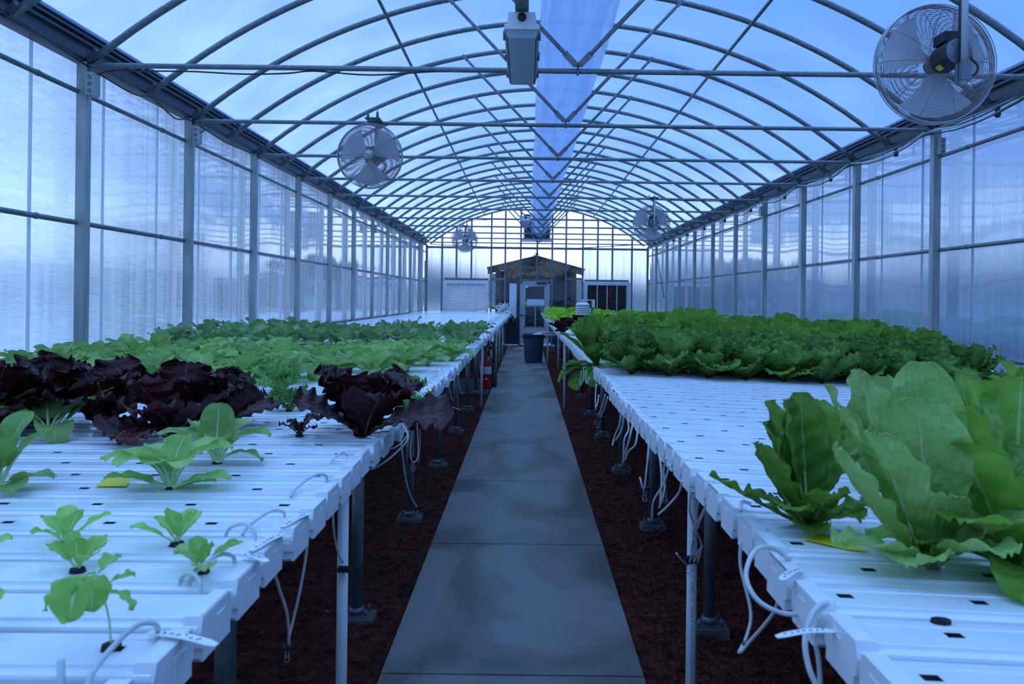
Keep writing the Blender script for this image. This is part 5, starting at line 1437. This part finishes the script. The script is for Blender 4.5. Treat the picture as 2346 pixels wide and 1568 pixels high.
for k, (px, py, dx, L, Y) in enumerate(((990, 912, 8, 70, 4.6), (962, 985, -3, 75, 5.4), (1012, 880, 14, 75, 5.3), (1052, 850, 8, 55, 6.5), (1015, 892, 40, 48, 5.3), (1030, 860, 8, 60, 6.3), (1108, 790, -4, 55, 9.5), (1098, 795, 3, 60, 9.0))):
    hose([at(px, py, Y), at(px - dx * .2, py + L * .4, Y), at(px + dx * .4, py + L * .8, Y), at(px + dx, py + L, Y)], 'loose tube end dangling by the left bench, the %s back' % nth(k + 1), .003, 'dangling tube ends of the left bench', 4)
# tangle of thin tubes at the far aisle end of the left bench
rnd = random.Random(31)
for k in range(44):
    y = 8.2 + k * .36; x = XLa + jitL[10] - .02
    h = rnd.uniform(.06, .16); w_ = rnd.uniform(-.20, -.04)
    z = zl(x, y)
    hose([(x + w_, y + .03, z), (x + w_ * .7, y + .02, z + h * .8), (x + .0, y, z + h), (x + rnd.uniform(.02, .09), y - .05, z + h * .2), (x + rnd.uniform(.0, .07), y - rnd.uniform(0, .1), z - rnd.uniform(.06, .16))],
         'thin tube curling over the aisle edge of the left bench, %s back in the tangle' % nth(k + 1), .0032, 'tangled tubes on the left bench', 3)
cable([at(1125, 800, 13.5), at(1118, 780, 13.4), at(1108, 778, 13.3), at(1104, 792, 13.3), at(1112, 800, 13.3), at(1122, 785, 13.2), at(1130, 792, 13.2), at(1131, 830, 13.2)], 'coiled black cable hanging above the dark canister', .022, 5, name='black_hose', cat='hose')
b = MB(); rr = random.Random(8)
for k in range(9):
    a = Vector((-.62 + rr.uniform(-.12, .12), 23.0 + rr.uniform(-.3, .3), zl(-.6, 23) + .05))
    b.tube(smooth_path([a + Vector((rr.uniform(-.2, .2), rr.uniform(-.2, .2), rr.uniform(-.03, .25))) for _ in range(5)], 5), .012, 5)
o = b.build('tube_bundle', M['hose']); tag(o, 'heap of pale tubes at the far corner of the left bench', 'tube bundle')
b = MB()
for k in range(7):
    a = Vector((-.50 + rr.uniform(-.08, .08), 22.9 + rr.uniform(-.2, .2), zl(-.6, 23) - .2))
    b.tube(smooth_path([a + Vector((rr.uniform(-.16, .16), rr.uniform(-.2, .2), rr.uniform(-.28, .22))) for _ in range(5)], 5), .02, 5)
o = b.build('netting', M['black']); tag(o, 'dark bundle hanging off the far corner of the left bench', 'netting')

# binder clips
def clip(p, rz, lab, sc=1.0, tilt=0):
    r = empty('binder_clip', p, rz); r.scale = (sc,) * 3; r.rotation_euler = (tilt, 0, rz); tag(r, lab, 'clip', 'binder clips')
    b = MB(); b.extr([(-.004, 0), (-.010, .016), (-.008, .017), (0, .0035), (.008, .017), (.010, .016), (.004, 0), (0, -.001)], -.016, .016)
    vs = [(v[1], v[0], v[2]) for v in b.v]; b.v = vs; b.f = [f[::-1] for f in b.f]
    b.build('clip_body', M['black'], r)
    for s in (-1, 1):
        b = MB(); b.tube(smooth_path([(-.008, s * .004, .014), (-.003, s * .008, -.010), (-.007, s * .009, -.022), (.0, s * .010, -.027), (.007, s * .009, -.022), (.003, s * .008, -.010), (.008, s * .004, .014)], 4), .0008, 5)
        b.build('wire_handle', M['galv_light'], r)
clip(at(786, 1312, 2.37), 0, 'black binder clip on the near left plastic pipe', 1.0)
clip(at(658, 1492, 1.87), .3, 'black binder clip dangling from two tubes beside the thick leg', .9, .2)
clip(at(947, 1060, 5.35), 0, 'black binder clip on the second visible post of the left bench', 2.0)
clip(at(955, 1170, 5.3), .8, 'black binder clip near the foot of a left bench post', 1.5)
clip(at(1582, 1292, 2.56), .2, 'black binder clip gathering tubes on the lettered pipe', 1.35)
clip(at(1477, 1128, 2.45), 0, 'black binder clip closing a short tube, right bench', 1.0)
clip(at(1372, 962, 3.4), .7, 'black binder clip hanging on the farthest clipped tubes', 1.3, .5)
clip(at(1523, 1128, 2.6), 0, 'black binder clip hanging behind a right bench leg', 1.2)

# tubes below the right bench
G = 'white feed tubes'
hose([at(1720, 1155, 1.52), at(1700, 1150, 1.52), at(1697, 1172, 1.5)], 'short feed tube arch at the end of the seventh right channel', .0035)
hose([at(1808, 1283, 1.3), at(1770, 1256, 1.27), at(1730, 1262, 1.24), at(1709, 1320, 1.2), at(1735, 1375, 1.18), at(1790, 1405, 1.18), at(1845, 1408, 1.18)], 'large white tube loop curving out and back beneath the right channels', .0038)
hose([at(1938, 1421, 1.15), at(1910, 1385, 1.13), at(1870, 1395, 1.1), at(1845, 1460, 1.08), at(1853, 1530, 1.06), at(1880, 1590, 1.05)], 'thick white tube arching off the nearest right channels and down', .0042)
hose([at(1697, 1243, 1.5), at(1697, 1300, 1.5), at(1720, 1400, 1.48), at(1712, 1455, 1.47), at(1692, 1498, 1.46)], 'white tube hanging to a string tie, left strand')
hose([at(1787, 1355, 1.36), at(1775, 1400, 1.38), at(1745, 1440, 1.42), at(1718, 1470, 1.45), at(1697, 1495, 1.46)], 'white tube hanging to a string tie, right strand')
hose([at(1860, 1440, 1.12), at(1875, 1510, 1.12), at(1880, 1580, 1.12)], 'white tube hanging straight down at the bottom edge of the right bench', .0036)
b = MB(); b.lathe([(.005, -.004), (.007, 0), (.005, .004)], at(1708, 1475, 1.46), 'Z', 10); o = b.build('string_tie', M['rust']); tag(o, 'brown string wrapped around two hanging tubes', 'string')
for k, (pts) in enumerate((((1583, 1127, 2.35), (1580, 1170, 2.36), (1593, 1210, 2.44), (1607, 1250, 2.5), (1598, 1290, 2.54)), ((1603, 1137, 2.3), (1597, 1180, 2.4), (1594, 1230, 2.5), (1588, 1285, 2.54)),
        ((1621, 1158, 2.2), (1600, 1205, 2.35), (1585, 1250, 2.5), (1583, 1285, 2.54)), ((1617, 1160, 2.22), (1590, 1215, 2.4), (1588, 1250, 2.5), (1580, 1290, 2.54)), ((1550, 1268, 2.5), (1560, 1282, 2.52), (1575, 1295, 2.55)), ((1609, 1252, 2.5), (1600, 1265, 2.52), (1590, 1290, 2.54)))):
    hose([at(*q) for q in pts], 'white tube gathered on the lettered pipe, the %s strand of six' % nth(k + 1), .0031, 'tubes clipped to the lettered pipe', 5)
for k, pts in enumerate((((1562, 1102, 2.0), (1555, 1130, 2.05), (1530, 1160, 2.1), (1508, 1180, 2.15)), ((1512, 1050, 2.2), (1516, 1100, 2.2), (1512, 1160, 2.2)), ((1527, 1050, 2.15), (1520, 1080, 2.2), (1523, 1120, 2.2), (1510, 1165, 2.2)),
        ((1534, 1065, 2.1), (1520, 1110, 2.15), (1497, 1150, 2.2), (1494, 1192, 2.25)), ((1487, 1010, 2.4), (1483, 1060, 2.4), (1477, 1120, 2.42)), ((1466, 1094, 2.4), (1471, 1112, 2.4), (1476, 1126, 2.42)),
        ((1424, 940, 2.8), (1418, 975, 2.85), (1408, 1000, 2.9), (1403, 1022, 2.9)), ((1430, 946, 2.75), (1424, 985, 2.8), (1410, 1010, 2.85)), ((1437, 958, 2.7), (1440, 985, 2.7), (1430, 1010, 2.7), (1428, 1065, 2.75)),
        ((1450, 970, 2.6), (1442, 1005, 2.6), (1432, 1040, 2.65), (1426, 1062, 2.7)), ((1461, 988, 2.5), (1455, 1020, 2.5), (1440, 1035, 2.55), (1432, 1055, 2.6)), ((1386, 905, 3.2), (1380, 930, 3.3), (1370, 955, 3.35)),
        ((1392, 910, 3.1), (1385, 935, 3.2), (1375, 958, 3.3)), ((1366, 880, 3.7), (1364, 910, 3.7), (1365, 940, 3.7)), ((1372, 905, 3.5), (1369, 925, 3.5), (1364, 935, 3.5)), ((1336, 842, 4.8), (1337, 865, 4.8), (1330, 885, 4.8)),
        ((1343, 850, 4.6), (1342, 868, 4.6), (1344, 880, 4.6), (1350, 865, 4.6)), ((1332, 850, 4.9), (1330, 870, 4.9), (1328, 884, 4.9)))):
    hose([at(*q) for q in pts], 'white tube hanging below the right bench, the %s back from the lettered pipe' % nth(k + 1), .003, 'tubes hanging below the right bench', 5)

# ---------------------------------------------------------------- things on the floor and benches
q = at(1222, 831, 18.95)
r = empty('trash_bin', (q.x, 18.95, 0)); tag(r, 'round slate-blue plastic bin standing on the walkway before the door', 'trash bin')
b = MB(); b.lathe([(0, .004), (.205, .004), (.21, .02), (.245, .56), (.0001 + .247, .57), (.262, .58), (.264, .67), (.272, .675), (.272, .695), (.255, .695), (.24, .6), (.20, .03), (0, .03)], (0, 0, 0), 'Z', 32); b.build('bin_body', M['bin'], r)
b = MB()
for k in range(6):
    a = k * pi / 3 + .3; b.tube([(.222 * cos(a), .222 * sin(a), .1), (.247 * cos(a), .247 * sin(a), .56)], .005, 5)
b.build('bin_rib', M['bin'], r)
for sx in (-1, 1):
    b = MB(); b.obox((sx * .28, 0, .61), .05, .13, .04); b.build('bin_handle', M['bin'], r)
q = at(1113, 862, 13.4)
r = empty('fire_extinguisher', (q.x, 13.4, .0)); r.location.z = .0; tag(r, 'red fire extinguisher with a white label under the left bench', 'fire extinguisher')
R2 = .095
b = MB(); b.lathe([(0, .004), (R2 * .9, .004), (R2, .03), (R2, .44), (R2 * .85, .50), (R2 * .35, .54), (.02, .55), (.02, .60)], (0, 0, 0), 'Z', 24); b.build('cylinder', M['red'], r)
b = MB(); b.lathe([(R2 + .001, .25), (R2 + .0015, .252), (R2 + .0015, .37), (R2 + .001, .372)], (0, 0, 0), 'Z', 24); lb = b.build('label_band', M['paper'], r)
b = MB()
for (xx, zz, ww) in ((-.03, .35, .05), (-.03, .335, .04), (.03, .345, .03), (-.02, .31, .06), (.03, .30, .03), (-.03, .28, .04)): b.obox((xx, -sqrt(R2 ** 2 - xx * xx) - .004, zz), ww * .7, .001, .006)
b.build('label_print', M['blue'], lb)
b = MB(); c_ = Vector((.015, -R2 - .001, .17)); b.add([c_ + Vector((-.035, .001, 0)), c_ + Vector((0, 0, -.018)), c_ + Vector((.035, .003, 0)), c_ + Vector((0, 0, .018))], [(0, 1, 2, 3)]); b.build('diamond_mark', M['paper'], r)
b = MB(); b.tube([(-.02, 0, .60), (.09, 0, .63)], .01, 6); b.tube([(-.02, 0, .58), (.09, 0, .585)], .008, 6); b.build('valve_handle', M['black'], r)
b = MB(); b.tube(smooth_path([(.02, -.03, .58), (.10, -.06, .5), (.115, -.04, .3), (.105, -.02, .12)]), .011, 6); b.build('discharge_hose', M['black'], r)
q = at(1131, 858, 13.6)
b = MB(); b.lathe([(0, .0), (.055, .0), (.06, .02), (.06, .27), (.04, .29), (0, .29)], (q.x, 13.6, 0), 'Z', 16); o = b.build('canister', M['motor']); tag(o, 'dark round canister right beside the red fire extinguisher', 'canister')
b = MB(); b.box((-1.32, 12.5, -.035), (-.60, 14.9, .003)); o = b.build('ground_mat', M['teal']); tag(o, 'dark teal mat on the ground under the left bench', 'mat')
# loose white boards on the far right
for k, (x0, y0, rz, z) in enumerate(((.16, 18.30, .02, .700), (.24, 18.42, -.05, .722), (.34, 18.34, .06, .744))):
    b = MB(); b.extr([(-.06, 0), (-.05, .02), (.05, .02), (.06, 0)], 0, .62); 
    vs = [(v[1], v[0], v[2]) for v in b.v]; b.v = vs; b.f = [f[::-1] for f in b.f]
    o = b.build('channel_offcut', M['whitem'], None, (x0, y0, z)); o.rotation_euler = (0, 0, rz)
    tag(o, '%s loose white channel piece lying over the aisle behind the bin' % ('lowest', 'middle', 'topmost')[k], 'channel piece', 'loose channel pieces')
b = MB(); b.box((.46, 18.2, .672), (.95, 18.6, .698)); o = b.build('support_shelf', M['galv_light']); tag(o, 'small grey shelf under the loose channel pieces', 'shelf')
q = at(1280, 800, 18); 
for k, (x, y) in enumerate(((.72, 17.3), (.86, 17.3), (.9, 18.5))):
    b = MB(); b.tube([(x, y, -.03), (x, y, .67 if k == 2 else zr(x, y) - .06)], .02, 8); o = b.build('white_leg', M['pvc']); tag(o, ('slim white leg near the bin, closest to the aisle', 'slim white leg near the bin, second from the aisle', 'slim white leg under the shelf by the bin')[k], 'leg', 'slim white legs')

# weather sensor with louvered shield
q = at(1335, 722, 8.3)
r = empty('sensor_shield', (q.x, 8.3, q.z)); tag(r, 'white louvered weather sensor shield standing above the lettuces', 'sensor shield')
b = MB()
for k in range(4):
    z = .024 * k; b.lathe([(.062, z), (.078, z - .001), (.072, z + .016), (.055, z + .026), (.05, z + .026)], (0, 0, 0), 'Z', 28)
b.lathe([(.062, .096), (.076, .094), (.070, .116), (.045, .130), (0, .132)], (0, 0, 0), 'Z', 28); b.lathe([(0, .004), (.052, .004), (.052, .1)], (0, 0, 0), 'Z', 20)
b.build('louver_stack', M['shield'], r)
b = MB(); b.box((-.018, -.01, .13), (-.010, .01, .155)); b.box((.006, -.01, .13), (.014, .01, .155)); b.box((-.02, -.015, .153), (.125, .015, .163)); b.box((.10, -.02, .08), (.125, .02, .155)); b.build('mount_arm', M['shield'], r)
pxx = at(1357, 720, 8.3).x - q.x
b = MB(); b.tube([(pxx, .02, .15), (pxx, .02, zr(1, 8.3) - q.z - .0)], .013, 8); b.build('support_pole', M['galv'], r)

# hedge outside the right wall
b = MB(); rr = random.Random(6)
for k in range(700):
    c = Vector((rr.uniform(14, 17), rr.uniform(16, 27), rr.uniform(-.1, .55)))
    s = rr.uniform(.12, .35); R = Matrix.Rotation(rr.uniform(0, 6), 3, 'Z') @ Matrix.Rotation(rr.uniform(0, 3), 3, 'X')
    b.obox(c, s, s * .7, s * .8, R)
o = b.build('hedge', M['hedge']); tag(o, 'dark green hedge blurred behind the right wall', 'hedge')
